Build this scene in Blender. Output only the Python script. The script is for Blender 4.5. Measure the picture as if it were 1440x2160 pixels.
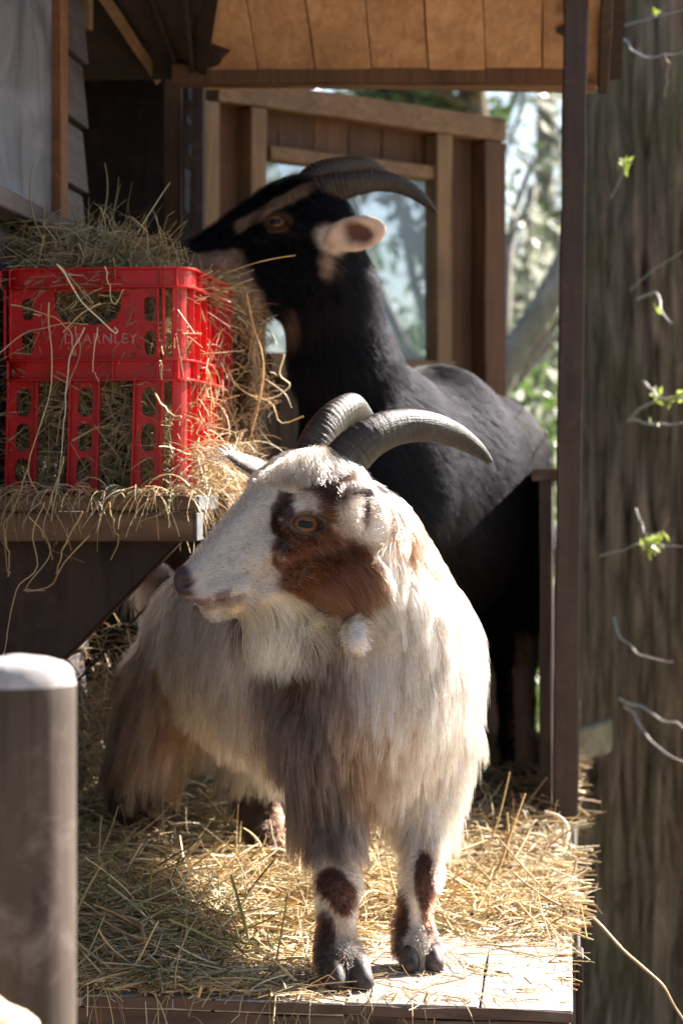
import bpy, bmesh, math, random
import numpy as np
from mathutils import Vector, kdtree

# ------------------------------------------------------------------ camera, sky, sun, exposure
F = 4587.0            # focal length in pixels of the 1440x2160 frame
HP = 1000.0           # row of the horizon
CZ = 1.0              # camera height
def P(px, py, D):
    return np.array([(px - 720.0) / F * D, D, CZ + (HP - py) / F * D])

for o in list(bpy.data.objects):
    bpy.data.objects.remove(o)
sc = bpy.context.scene
COL = sc.collection
cam_d = bpy.data.cameras.new('camera')
cam = bpy.data.objects.new('camera', cam_d)
COL.objects.link(cam)
sc.camera = cam
cam.location = (0, 0, CZ)
cam.rotation_euler = (math.radians(90), 0, 0)
cam_d.sensor_fit = 'VERTICAL'
cam_d.sensor_height = 24.0
cam_d.lens = F / 2160 * 24
cam_d.shift_y = -(1080 - HP) / 2160
cam_d.clip_start = 0.05
cam_d.clip_end = 600
cam_d.dof.use_dof = True
cam_d.dof.focus_distance = 2.36
cam_d.dof.aperture_fstop = 4.5
cam_d.dof.aperture_blades = 7

SUN_EL, SUN_AZ = math.radians(35), math.atan2(0.75, 0.66)   # azimuth from +Y towards +X
world = bpy.data.worlds.new('World')
sc.world = world
world.use_nodes = True
wn = world.node_tree
bg = wn.nodes['Background']
sky = wn.nodes.new('ShaderNodeTexSky')
sky.sky_type = 'NISHITA'
sky.sun_disc = False
sky.sun_elevation = SUN_EL
sky.sun_rotation = SUN_AZ
sky.dust_density = 1.6
sky.ozone_density = 1.2
wn.links.new(sky.outputs[0], bg.inputs[0])
bg.inputs[1].default_value = 0.05
sun_d = bpy.data.lights.new('sun', 'SUN')
sun_d.energy = 5.0
sun_d.angle = math.radians(0.6)
sun_d.color = (1.0, 0.91, 0.84)
sun = bpy.data.objects.new('sun', sun_d)
COL.objects.link(sun)
sdir = Vector((math.sin(SUN_AZ) * math.cos(SUN_EL), math.cos(SUN_AZ) * math.cos(SUN_EL), math.sin(SUN_EL)))
sun.rotation_euler = sdir.to_track_quat('Z', 'Y').to_euler()
sun.location = (6, 6, 8)
sc.view_settings.view_transform = 'Standard'
sc.view_settings.look = 'None'
sc.view_settings.exposure = 2.25
sc.cycles.use_denoising = True
sc.cycles.max_bounces = 10
sc.cycles.diffuse_bounces = 4
sc.cycles.glossy_bounces = 6
sc.cycles.transmission_bounces = 8
sc.cycles.transparent_max_bounces = 24
sc.cycles.sample_clamp_indirect = 4.0
sc.cycles_curves.shape = 'RIBBONS'
sc.cycles_curves.subdivisions = 2

rng = np.random.default_rng(7)
random.seed(7)

# ------------------------------------------------------------------ noise
def _hash(ix, iy, iz):
    h = (ix.astype(np.int64) * 374761393 + iy.astype(np.int64) * 668265263 + iz.astype(np.int64) * 2147483647 // 7)
    h = (h ^ (h >> 13)) * 1274126177
    h = h ^ (h >> 16)
    return (h & 0xffff) / 65535.0
def vnoise(p):
    p = np.asarray(p, float)
    i = np.floor(p).astype(np.int64)
    f = p - i
    f = f * f * (3 - 2 * f)
    r = 0
    for dx in (0, 1):
        for dy in (0, 1):
            for dz in (0, 1):
                w = (f[..., 0] if dx else 1 - f[..., 0]) * (f[..., 1] if dy else 1 - f[..., 1]) * (f[..., 2] if dz else 1 - f[..., 2])
                r = r + w * _hash(i[..., 0] + dx, i[..., 1] + dy, i[..., 2] + dz)
    return r
def fbm(p, n=3):
    p = np.asarray(p, float)
    r, a, s = 0, 0.5, 0
    for k in range(n):
        r = r + a * vnoise(p * 2 ** k + 17.3 * k); s += a; a *= 0.5
    return r / s
def sstep(a, b, x):
    t = np.clip((x - a) / (b - a), 0, 1)
    return t * t * (3 - 2 * t)
def nrm(v):
    v = np.asarray(v, float)
    return v / (np.linalg.norm(v, axis=-1, keepdims=True) + 1e-12)

# ------------------------------------------------------------------ objects
def link(name, data, mat=None, parent=None):
    o = bpy.data.objects.new(name, data)
    COL.objects.link(o)
    if mat is not None:
        for m in (mat if isinstance(mat, (list, tuple)) else [mat]):
            data.materials.append(m)
    if parent is not None:
        o.parent = parent
        o.matrix_parent_inverse = parent.matrix_world.inverted() if False else o.matrix_parent_inverse
    return o
def tag(o, label=None, cat=None, group=None, kind=None):
    if label: o['label'] = label
    if cat: o['category'] = cat
    if group: o['group'] = group
    if kind: o['kind'] = kind
    return o
def empty(name, loc=(0, 0, 0)):
    o = bpy.data.objects.new(name, None)
    COL.objects.link(o)
    o.empty_display_size = 0.05
    o.location = loc
    return o
def adopt(child, parent):
    """parent keeps the child's place in the world"""
    child.parent = parent
    child.location = Vector(child.location) - Vector(parent.location)

def mesh_np(name, V, Q, T=None, smooth=True):
    me = bpy.data.meshes.new(name)
    V = np.asarray(V, np.float32)
    faces = []
    ls, idx = [], []
    if Q is not None and len(Q):
        Q = np.asarray(Q, np.int32); idx.append(Q.ravel()); ls.append(np.full(len(Q), 4))
    if T is not None and len(T):
        T = np.asarray(T, np.int32); idx.append(T.ravel()); ls.append(np.full(len(T), 3))
    idx = np.concatenate(idx); ls = np.concatenate(ls).astype(np.int32)
    st = np.concatenate([[0], np.cumsum(ls)[:-1]]).astype(np.int32)
    me.vertices.add(len(V)); me.vertices.foreach_set('co', V.ravel())
    me.loops.add(len(idx)); me.loops.foreach_set('vertex_index', idx)
    me.polygons.add(len(ls)); me.polygons.foreach_set('loop_start', st)
    me.polygons.foreach_set('loop_total', ls)
    me.polygons.foreach_set('use_smooth', np.full(len(ls), smooth))
    me.update(calc_edges=True)
    me.validate()
    return me
def set_col(me, C, name='col'):
    a = me.attributes.new(name, 'FLOAT_COLOR', 'POINT')
    C = np.asarray(C, np.float32)
    a.data.foreach_set('color', np.concatenate([C, np.ones((len(C), 1), np.float32)], 1).ravel())

class MB:
    """collects solid pieces and links them as one mesh"""
    def __init__(s): s.v, s.f = [], []
    def hexa(s, c):                     # 8 corners: bottom 4 (ccw), top 4
        b = len(s.v); s.v += [tuple(map(float, p)) for p in c]
        for q in ((3, 2, 1, 0), (4, 5, 6, 7), (0, 1, 5, 4), (1, 2, 6, 5), (2, 3, 7, 6), (3, 0, 4, 7)):
            s.f.append([b + i for i in q])
    def box(s, o, a, b, c):             # origin corner and three edge vectors
        o, a, b, c = [np.asarray(x, float) for x in (o, a, b, c)]
        if np.dot(np.cross(a, b), c) < 0: a, b = b, a
        s.hexa([o, o + a, o + a + b, o + b, o + c, o + a + c, o + a + b + c, o + b + c])
    def plank(s, o, a, b, c, seg=8, wob=0.0015):   # long along a, with slightly uneven faces
        o, a, b, c = [np.asarray(x, float) for x in (o, a, b, c)]
        if np.dot(np.cross(a, b), c) < 0: b, c = c, b
        base = len(s.v)
        ub, uc = nrm(b), nrm(c)
        for i in range(seg + 1):
            j = rng.normal(0, wob, 4)
            q = o + a * i / seg
            for k, (kb, kc) in enumerate(((0, 0), (1, 0), (1, 1), (0, 1))):
                s.v.append(tuple(q + b * kb + c * kc + ub * j[kb] + uc * j[2 + kc]))
        for i in range(seg):
            for k in range(4):
                n = (k + 1) % 4
                s.f.append([base + i * 4 + k, base + (i + 1) * 4 + k, base + (i + 1) * 4 + n, base + i * 4 + n][::-1])
        s.f.append([base + 3, base + 2, base + 1, base][::-1][::-1]); e = base + seg * 4
        s.f.append([e, e + 1, e + 2, e + 3])
    def prism(s, pts, d):               # polygon (ccw seen from -d) pushed by d
        pts = [np.asarray(p, float) for p in pts]; d = np.asarray(d, float); n = len(pts); b = len(s.v)
        s.v += [tuple(p) for p in pts] + [tuple(p + d) for p in pts]
        s.f.append(list(range(b + n - 1, b - 1, -1))); s.f.append(list(range(b + n, b + 2 * n)))
        for i in range(n):
            j = (i + 1) % n
            s.f.append([b + i, b + j, b + n + j, b + n + i])
    def build(s, name, mat, parent=None, bevel=0.0, smooth=False):
        me = bpy.data.meshes.new(name)
        bm = bmesh.new()
        vs = [bm.verts.new(p) for p in s.v]
        for f in s.f:
            try: bm.faces.new([vs[i] for i in f])
            except ValueError: pass
        bmesh.ops.recalc_face_normals(bm, faces=bm.faces)
        if bevel:
            ed = [e for e in bm.edges if len(e.link_faces) == 2 and e.calc_face_angle(0) > 0.7]
            bmesh.ops.bevel(bm, geom=ed, offset=bevel, segments=1, affect='EDGES', clamp_overlap=True)
        bm.to_mesh(me); bm.free()
        if smooth: me.shade_smooth()
        return link(name, me, mat, parent)

def build_each(mb, name, mat, parent_fn, bevel=0.0):
    """every separate solid of the collector becomes a part of its own"""
    par = list(range(len(mb.v)))
    def find(a):
        while par[a] != a: par[a] = par[par[a]]; a = par[a]
        return a
    for f in mb.f:
        for q in f[1:]: par[find(q)] = find(f[0])
    groups = {}
    for f in mb.f: groups.setdefault(find(f[0]), []).append(f)
    for fs in groups.values():
        ids = sorted({i for f in fs for i in f}); mp = {v: k for k, v in enumerate(ids)}
        m2 = MB(); m2.v = [mb.v[i] for i in ids]; m2.f = [[mp[i] for i in f] for f in fs]
        parent_fn(m2.build(name, mat, bevel=bevel))
def tube_geo(pts, rad, n=8, flat=None, cap=True):
    """swept tube; rad scalar or per-point; returns V, Q, T"""
    pts = np.asarray(pts, float); m = len(pts)
    rad = np.broadcast_to(np.asarray(rad, float), (m,))
    t = nrm(np.gradient(pts, axis=0))
    ref = np.array([0, 0, 1.0]) if abs(t[0][2]) < 0.9 else np.array([1.0, 0, 0])
    N = np.zeros((m, 3)); N[0] = nrm(np.cross(t[0], ref))
    for i in range(1, m):
        v = N[i - 1] - t[i] * np.dot(N[i - 1], t[i]); N[i] = nrm(v)
    B = np.cross(t, N)
    a = np.arange(n) / n * 2 * math.pi
    V = pts[:, None] + rad[:, None, None] * (np.cos(a)[None, :, None] * N[:, None] + np.sin(a)[None, :, None] * B[:, None])
    V = V.reshape(-1, 3)
    i, k = np.meshgrid(np.arange(m - 1), np.arange(n), indexing='ij')
    k2 = (k + 1) % n
    Q = np.stack([i * n + k, i * n + k2, (i + 1) * n + k2, (i + 1) * n + k], -1).reshape(-1, 4)
    T = []
    if cap:
        V = np.vstack([V, pts[0], pts[-1]])
        c0, c1 = len(V) - 2, len(V) - 1
        for k in range(n):
            T.append([c0, (k + 1) % n, k]); T.append([c1, (m - 1) * n + k, (m - 1) * n + (k + 1) % n])
    return V, Q, np.array(T, int).reshape(-1, 3)
class GB:
    """collects V,Q,T geometry"""
    def __init__(s): s.V, s.Q, s.T, s.n = [], [], [], 0
    def add(s, V, Q=None, T=None):
        s.V.append(V)
        if Q is not None and len(Q): s.Q.append(np.asarray(Q) + s.n)
        if T is not None and len(T): s.T.append(np.asarray(T) + s.n)
        s.n += len(V)
    def build(s, name, mat, parent=None, smooth=True):
        me = mesh_np(name, np.vstack(s.V), np.vstack(s.Q) if s.Q else None, np.vstack(s.T) if s.T else None, smooth)
        return link(name, me, mat, parent)
def spline(pts, n):
    """Catmull-Rom through rows of pts (any number of columns)"""
    pts = np.asarray(pts, float); m = len(pts)
    q = np.vstack([2 * pts[0] - pts[1], pts, 2 * pts[-1] - pts[-2]])
    t = np.linspace(0, m - 1 - 1e-9, n); i = t.astype(int); f = (t - i)[:, None]
    p0, p1, p2, p3 = q[i], q[i + 1], q[i + 2], q[i + 3]
    return 0.5 * (2 * p1 + (p2 - p0) * f + (2 * p0 - 5 * p1 + 4 * p2 - p3) * f ** 2 + (3 * p1 - p0 - 3 * p2 + p3) * f ** 3)

# ------------------------------------------------------------------ materials
def new_mat(name):
    m = bpy.data.materials.new(name); m.use_nodes = True
    nt = m.node_tree
    return m, nt, nt.nodes['Principled BSDF']
def N(nt, typ, **kw):
    n = nt.nodes.new(typ)
    for k, v in kw.items():
        if isinstance(v, tuple) and len(v) == 2 and v[0] == 'i': pass
        setattr(n, k, v)
    return n
def ramp(nt, src, stops):
    r = nt.nodes.new('ShaderNodeValToRGB')
    nt.links.new(src, r.inputs[0])
    e = r.color_ramp.elements
    while len(e) < len(stops): e.new(0.5)
    for k, (p, c) in enumerate(stops):
        e[k].position = p; e[k].color = (*c, 1) if len(c) == 3 else c
    return r.outputs[0]
def noise_tex(nt, vec, scale, detail=4, rough=0.55, dist=0.0):
    n = nt.nodes.new('ShaderNodeTexNoise')
    n.inputs['Scale'].default_value = scale; n.inputs['Detail'].default_value = detail
    n.inputs['Roughness'].default_value = rough; n.inputs['Distortion'].default_value = dist
    if vec is not None: nt.links.new(vec, n.inputs['Vector'])
    return n.outputs[0]
def mapped(nt, scale, rot=(0, 0, 0), kind='Object'):
    tc = nt.nodes.new('ShaderNodeTexCoord'); mp = nt.nodes.new('ShaderNodeMapping')
    nt.links.new(tc.outputs[kind], mp.inputs[0])
    mp.inputs['Scale'].default_value = scale; mp.inputs['Rotation'].default_value = rot
    return mp
def mix(nt, fac, a, b, mode='MIX'):
    m = nt.nodes.new('ShaderNodeMix'); m.data_type = 'RGBA'; m.blend_type = mode
    for sock, v in ((m.inputs[0], fac), (m.inputs[6], a), (m.inputs[7], b)):
        if hasattr(v, 'is_output'): nt.links.new(v, sock)
        elif isinstance(v, (int, float)): sock.default_value = v
        else: sock.default_value = (*v, 1)
    return m.outputs[2]
def mult(nt, a, b):
    m = nt.nodes.new('ShaderNodeMath'); m.operation = 'MULTIPLY'
    for s, v in ((m.inputs[0], a), (m.inputs[1], b)):
        if hasattr(v, 'is_output'): nt.links.new(v, s)
        else: s.default_value = v
    return m.outputs[0]
def bump(nt, bsdf, h, strength=0.4, dist=0.002):
    b = nt.nodes.new('ShaderNodeBump'); b.inputs['Strength'].default_value = strength
    b.inputs['Distance'].default_value = dist
    nt.links.new(h, b.inputs['Height']); nt.links.new(b.outputs[0], bsdf.inputs['Normal'])
def wood(name, dark, light, grain=(0, 0, 1), rough=0.75, tint=0.35, knots=True, wear=None, wear_amt=0.5, bs=0.5, yaw=0.0):
    """planks with grain along one axis; each plank a little different"""
    m, nt, b = new_mat(name)
    s = [38.0 if g == 0 else 2.2 for g in grain]
    mp = mapped(nt, tuple(s), (0, 0, yaw))
    geo = nt.nodes.new('ShaderNodeNewGeometry')
    add = nt.nodes.new('ShaderNodeVectorMath'); add.operation = 'MULTIPLY_ADD'
    nt.links.new(geo.outputs['Random Per Island'], add.inputs[0]); add.inputs[1].default_value = (31, 17, 23)
    nt.links.new(mp.outputs[0], add.inputs[2])
    g = noise_tex(nt, add.outputs[0], 1.6, 8, 0.62, 0.9)
    col = ramp(nt, g, [(0.28, dark), (0.5, [(a + c) / 2 for a, c in zip(dark, light)]), (0.72, light)])
    tn = ramp(nt, geo.outputs['Random Per Island'], [(0, (1 - tint,) * 3), (1, (1 + tint * 0.5,) * 3)])
    col = mix(nt, 1.0, col, tn, 'MULTIPLY')
    if knots:
        mk = mapped(nt, tuple(11.0 if q == 0 else 5.0 for q in grain), (0, 0, yaw))
        vo = nt.nodes.new('ShaderNodeTexVoronoi'); vo.inputs['Scale'].default_value = 0.8
        nt.links.new(mk.outputs[0], vo.inputs['Vector'])
        k = ramp(nt, vo.outputs['Distance'], [(0.05, (1, 1, 1)), (0.16, (0, 0, 0))])
        col = mix(nt, mult(nt, k, 0.75), col, [c * 0.35 for c in dark])
    tc = nt.nodes.new('ShaderNodeTexCoord')
    st = noise_tex(nt, tc.outputs['Object'], 7, 5, 0.6)
    col = mix(nt, mult(nt, ramp(nt, st, [(0.42, (0, 0, 0)), (0.7, (1, 1, 1))]), 0.45), col, [c * 0.45 for c in dark])
    if wear is not None:
        wv = noise_tex(nt, tc.outputs['Object'], 23, 7, 0.7, 0.6)
        col = mix(nt, mult(nt, ramp(nt, wv, [(0.52, (0, 0, 0)), (0.66, (1, 1, 1))]), wear_amt), col, wear)
    nt.links.new(col, b.inputs['Base Color'])
    b.inputs['Roughness'].default_value = rough
    b.inputs['Specular IOR Level'].default_value = 0.35
    bump(nt, b, g, bs, 0.0015)
    return m
def plain(name, col, rough=0.6, spec=0.5, nscale=None, ncol=None, bs=0.0, metallic=0):
    m, nt, b = new_mat(name)
    b.inputs['Roughness'].default_value = rough
    b.inputs['Specular IOR Level'].default_value = spec
    b.inputs['Metallic'].default_value = metallic
    if nscale:
        tc = nt.nodes.new('ShaderNodeTexCoord')
        n = noise_tex(nt, tc.outputs['Object'], nscale, 6, 0.6, 0.3)
        c = ramp(nt, n, [(0.35, col), (0.68, ncol)])
        nt.links.new(c, b.inputs['Base Color'])
        if bs: bump(nt, b, n, bs, 0.002)
    else:
        b.inputs['Base Color'].default_value = (*col, 1)
    return m
def attr_mat(name, rough=0.7, spec=0.3, transl=0.0, bs=0.0, bscale=200):
    """colour read from the mesh's own 'col' attribute (hay, coat pattern)"""
    m, nt, b = new_mat(name)
    a = nt.nodes.new('ShaderNodeAttribute'); a.attribute_name = 'col'
    nt.links.new(a.outputs[0], b.inputs['Base Color'])
    b.inputs['Roughness'].default_value = rough
    b.inputs['Specular IOR Level'].default_value = spec
    if bs:
        tc = nt.nodes.new('ShaderNodeTexCoord')
        bump(nt, b, noise_tex(nt, tc.outputs['Object'], bscale, 4), bs, 0.001)
    if transl:
        out = nt.nodes['Material Output']
        tr = nt.nodes.new('ShaderNodeBsdfTranslucent'); ms = nt.nodes.new('ShaderNodeMixShader')
        nt.links.new(a.outputs[0], tr.inputs[0]); ms.inputs[0].default_value = transl
        nt.links.new(b.outputs[0], ms.inputs[1]); nt.links.new(tr.outputs[0], ms.inputs[2])
        nt.links.new(ms.outputs[0], out.inputs[0])
    return m
def hair_mat(name, rough=0.35, radial=0.5, coat=0.0, ior=1.55):
    m = bpy.data.materials.new(name); m.use_nodes = True
    nt = m.node_tree; nt.nodes.remove(nt.nodes['Principled BSDF'])
    h = nt.nodes.new('ShaderNodeBsdfHairPrincipled')
    h.model = 'CHIANG'; h.parametrization = 'COLOR'
    a = nt.nodes.new('ShaderNodeAttribute'); a.attribute_name = 'col'
    nt.links.new(a.outputs[0], h.inputs['Color'])
    h.inputs['Roughness'].default_value = rough
    h.inputs['Radial Roughness'].default_value = radial
    h.inputs['Coat'].default_value = coat
    h.inputs['IOR'].default_value = ior
    nt.links.new(h.outputs[0], nt.nodes['Material Output'].inputs[0])
    return m

# ------------------------------------------------------------------ the hut's axes
YAW = math.radians(8)
U = np.array([math.cos(YAW), -math.sin(YAW), 0.0])      # to the right along the front edge
YW = math.radians(5.8)
W = np.array([math.sin(YW), math.cos(YW), 0.0])       # from the front edge to the back
Z = np.array([0, 0, 1.0])
PH = 0.555
PZ = CZ - PH                                            # top of the platform
def ground_pt(px, py, z=PZ):                            # the point a pixel shows on a level plane
    return P(px, py, (CZ - z) * F / (py - HP))
def ray_plane(px, py, p0, n):
    r = np.array([(px - 720) / F, 1.0, (HP - py) / F]); c = np.array([0, 0, CZ])
    t = np.dot(np.asarray(p0) - c, n) / np.dot(r, n)
    return c + r * t
# ------------------------------------------------------------------ materials of the setting
GZ = -0.45
M = {}
M['deck'] = wood('deck_wood', (0.22, 0.18, 0.15), (0.56, 0.49, 0.42), grain=(0, 1, 0), rough=0.85, tint=0.2, yaw=-YAW, bs=0.6)
M['deck_edge'] = wood('weathered_edge', (0.055, 0.034, 0.024), (0.14, 0.09, 0.062), grain=(1, 0, 0), rough=0.85, wear=(0.22, 0.17, 0.14), wear_amt=0.35)
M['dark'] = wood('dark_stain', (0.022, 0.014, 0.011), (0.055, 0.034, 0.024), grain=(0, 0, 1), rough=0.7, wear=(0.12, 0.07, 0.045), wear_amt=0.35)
M['darkx'] = wood('dark_stain_level', (0.022, 0.014, 0.011), (0.055, 0.034, 0.024), grain=(1, 0, 0), rough=0.7)
M['post'] = wood('brown_post_stain', (0.026, 0.015, 0.011), (0.058, 0.034, 0.025), grain=(0, 0, 1), rough=0.5, tint=0.05, wear=(0.12, 0.07, 0.048), wear_amt=0.35, knots=False)
M['pine'] = wood('bare_pine', (0.36, 0.185, 0.082), (0.60, 0.36, 0.19), grain=(0, 1, 0), rough=0.65, tint=0.3, yaw=0)
M['stud'] = wood('pine_stud', (0.13, 0.07, 0.03), (0.27, 0.16, 0.075), grain=(0, 0, 1), rough=0.7, tint=0.15)
M['studx'] = wood('pine_rail', (0.13, 0.07, 0.03), (0.27, 0.16, 0.075), grain=(1, 0, 0), rough=0.7, tint=0.15)
M['clad'] = wood('brown_cladding', (0.065, 0.029, 0.012), (0.15, 0.072, 0.03), grain=(0, 0, 1), rough=0.7, tint=0.35)
M['siding'] = wood('grey_stained_siding', (0.05, 0.042, 0.045), (0.105, 0.09, 0.095), grain=(0, 1, 0), rough=0.55, tint=0.15, knots=False, wear=(0.18, 0.15, 0.15), wear_amt=0.3)
M['shelf'] = wood('shelf_wood', (0.085, 0.045, 0.024), (0.23, 0.135, 0.075), grain=(1, 0, 0), rough=0.75, tint=0.15, wear=(0.06, 0.045, 0.04), wear_amt=0.6)
M['endgrain'] = plain('grey_end_grain', (0.085, 0.085, 0.09), 0.9, 0.2, 40, (0.17, 0.17, 0.175), 0.5)
M['log'] = wood('weathered_log', (0.030, 0.020, 0.014), (0.098, 0.068, 0.050), grain=(0, 0, 1), rough=0.8, tint=0.0, knots=False, wear=(0.26, 0.22, 0.20), wear_amt=0.35, bs=0.4)
M['logtop'] = plain('pale_log_top', (0.26, 0.24, 0.23), 0.85, 0.2, 38, (0.50, 0.48, 0.47), 0.4)  # paler than the log's sides
M['orange'] = plain('orange_frame', (0.12, 0.042, 0.013), 0.6, 0.4, 30, (0.20, 0.078, 0.024))
M['lit'] = plain('pale_rail', (0.14, 0.135, 0.085), 0.95, 0.05, 26, (0.24, 0.23, 0.16), 0.3)

# ground: one sheet to the horizon
def ground():
    n = 90
    r = np.concatenate([np.linspace(0, 12, 50), np.geomspace(12.5, 500, 40)])
    a = np.linspace(0, 2 * math.pi, 97)[:-1]
    R, A = np.meshgrid(r, a, indexing='ij')
    X, Y = R * np.sin(A), R * np.cos(A) + 3
    Zz = 0.05 * (fbm(np.stack([X * 0.7, Y * 0.7, X * 0], -1)) - 0.5) * np.clip(R / 3, 0, 1) + GZ
    V = np.stack([X, Y, Zz], -1).reshape(-1, 3)
    i, k = np.meshgrid(np.arange(len(r) - 1), np.arange(96), indexing='ij'); k2 = (k + 1) % 96
    Q = np.stack([i * 96 + k, (i + 1) * 96 + k, (i + 1) * 96 + k2, i * 96 + k2], -1).reshape(-1, 4)
    m, nt, b = new_mat('grass_and_earth')
    tc = nt.nodes.new('ShaderNodeTexCoord')
    n1 = noise_tex(nt, tc.outputs['Object'], 1.3, 8, 0.65)
    n2 = noise_tex(nt, tc.outputs['Object'], 14, 6, 0.7)
    c = ramp(nt, n1, [(0.4, (0.07, 0.055, 0.035)), (0.5, (0.085, 0.12, 0.03)), (0.7, (0.06, 0.11, 0.025))])
    sx_ = nt.nodes.new('ShaderNodeSeparateXYZ'); nt.links.new(tc.outputs['Object'], sx_.inputs[0])
    yy = nt.nodes.new('ShaderNodeMath'); yy.operation = 'MULTIPLY_ADD'; nt.links.new(n1, yy.inputs[0]); yy.inputs[1].default_value = 3.0; nt.links.new(sx_.outputs[1], yy.inputs[2])
    yd = nt.nodes.new('ShaderNodeMath'); yd.operation = 'DIVIDE'; nt.links.new(yy.outputs[0], yd.inputs[0]); yd.inputs[1].default_value = 10.0
    c = mix(nt, ramp(nt, yd.outputs[0], [(0.62, (0,) * 3), (0.78, (1,) * 3)]), ramp(nt, n1, [(0.35, (0.19, 0.14, 0.098)), (0.65, (0.29, 0.225, 0.16))]), c)  # unseen earth in front, made pale to bounce warm light
    c = mix(nt, 0.5, c, ramp(nt, n2, [(0.3, (0.4, 0.4, 0.4)), (0.7, (1.3, 1.3, 1.2))]), 'MULTIPLY')
    nt.links.new(c, b.inputs['Base Color']); b.inputs['Roughness'].default_value = 0.95
    bump(nt, b, n2, 0.8, 0.03)
    o = link('ground', mesh_np('ground', V, Q), m)
    tag(o, kind='structure')
ground()

# ------------------------------------------------------------------ shelter
FR = ground_pt(1213, 2131)                      # front right corner of the deck
shelter = empty('goat_shelter', tuple([FR[0], FR[1], GZ]))
tag(shelter, 'dark brown wooden goat shelter with straw covered platform, pine roof lining and open window panel', 'shelter')
SH = []
def sp(o): SH.append(o); adopt(o, shelter); return o

# deck boards run front to back; each slightly uneven
mb = MB()
x = 0.004
xs = [0.098, 0.142, 0.140, 0.140, 0.139, 0.141, 0.140, 0.14, 0.14]
for k, w in enumerate(xs):
    L = 2.35
    j = rng.normal(0, 0.0035) - 0.0015
    nseg = 26
    # plank with a chipped front edge
    o0 = FR - U * (x + w - 0.004) + W * (0.0 + j) - Z * (0.012 + 0.0004 * k)
    mb.plank(o0, W * L, U * (w - 0.002), Z * (0.012 + rng.normal(0, 0.0006)), seg=nseg, wob=0.0009)
    x += w
deck = sp(mb.build('deck', M['deck'], bevel=0.0012))
mb = MB()
mb.plank(FR - U * 1.3 - W * 0.004 - Z * 0.0125, U * 1.297, W * 0.004, Z * 0.0105, seg=40, wob=0.0007)
mb.plank(FR - U * 1.3 + W * 0.004 - Z * 0.034, U * 1.295, W * 0.03, Z * 0.018, seg=30, wob=0.0010)
mb.plank(FR - U * 1.3 + W * 0.0 - Z * 0.15, U * 1.318, W * 0.022, Z * 0.114, seg=12, wob=0.001)
sp(mb.build('front_board', M['deck_edge'], bevel=0.0015))
mb = MB()
mb.box(FR + U * 0.002 + W * 0.26 - Z * 0.12, U * 0.009, W * 0.055, Z * 0.118)
mb.box(FR + U * 0.003 - Z * 0.16 + W * 0.32, U * 0.006, W * 1.9, Z * 0.12)
for (a, bb) in ((0.1, -0.25), (1.25, -0.25), (0.1, -2.1), (1.25, -2.1)):
    p = FR - U * a - W * bb + Z * (GZ - PZ)
    mb.box(p - U * 0.045, U * 0.09, W * 0.09, Z * (PZ - GZ - 0.03))
build_each(mb, 'deck_joist', M['dark'], sp, 0.002)

# corner post on the right: foot shows at (1165..1215, 1740)
def vbar(px0, px1, pyb, D, ztop, zbot, depth, lean=0.0):
    a = P(px0, pyb, D); b = P(px1, pyb, D)
    w = np.linalg.norm(b - a)
    a[2] = zbot
    up = np.array([lean, 0, ztop - zbot])
    return a, U * w, W * depth, up
mb = MB()
a = ground_pt(1163, 1742); a[2] = PZ
Dp = a[1]
w = 54 / F * Dp
mb.plank(a, np.array([0.0205, 0, 1.50]), U * w, W * 0.045, seg=20, wob=0.0006)
sp(mb.build('corner_post', M['post'], bevel=0.003))
# low side wall behind the post
mb = MB()
b0 = a + U * 0.002 + W * 0.05
for k in range(9):
    o0 = b0 + W * (0.004 + 0.1 * k) + Z * 0.0
    mb.plank(o0 - U * 0.022, Z * (0.542 + rng.normal(0, 0.002)), U * 0.02, W * 0.097, seg=6, wob=0.0006)
sp(mb.build('side_board', M['dark'], bevel=0.0015))
mb = MB()
mb.plank(b0 - U * 0.035 + Z * 0.5445, W * 0.94, U * 0.045, Z * 0.018, seg=10, wob=0.0006)
sp(mb.build('side_rail', M['deck_edge'], bevel=0.002))

# roof lining: boards falling away from the viewer at 29 degrees
DE = 3.60
ZE = CZ + (HP - 150) / F * DE
fall = nrm(np.array([math.sin(math.radians(5)), 1.0, -0.545]))
across = np.array([1.0, -0.0, 0.0])
xl = (425 - 720) / F * DE
xr = (1262 - 720) / F * DE
mb = MB()
nb = 0; x = xl
rn = nrm(np.cross(across, fall))                # outward (up)
if rn[2] < 0: rn = -rn
while x < xr - 0.02:
    w = 0.094
    o0 = np.array([x, DE, ZE]) + rn * (0.0015 * (nb % 2)) 
    mb.plank(o0 - fall * 1.75, fall * 1.80, across * (w - 0.0014), rn * 0.016, seg=14, wob=0.0007)
    x += w; nb += 1
sp(mb.build('roof_lining', M['pine'], bevel=0.0015))
mb = MB()
mb.box(np.array([xl - 0.62, DE, ZE]) - fall * 1.75 + rn * 0.022, fall * 1.80, across * (xr - xl + 0.66), rn * 0.02)
sp(mb.build('roof_sheet', M['darkx']))
# eave beam; its lit underside is put in as a strip of paler wood
mb = MB()
zb = CZ + (HP - 176) / F * DE
mb.plank(np.array([xl - 0.05, DE - 0.004, zb]), np.array([xr - xl + 0.03, 0, -0.001]), W * 0.045, Z * (ZE - zb + 0.012), seg=10, wob=0.0007)
sp(mb.build('eave_beam', M['clad'], bevel=0.002))
mb = MB()
zb2 = CZ + (HP - 190) / F * DE
mb.prism([np.array([xl + 0.14, DE + 0.0, zb - 0.0015]), np.array([xr - 0.005, DE, zb - 0.0015]), np.array([xr - 0.005, DE, zb2 - 0.001]), np.array([xl + 0.30, DE, zb2 + 0.006])], W * 0.03)
sp(mb.build('eave_lit_strip', M['studx'], bevel=0.001))
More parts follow.
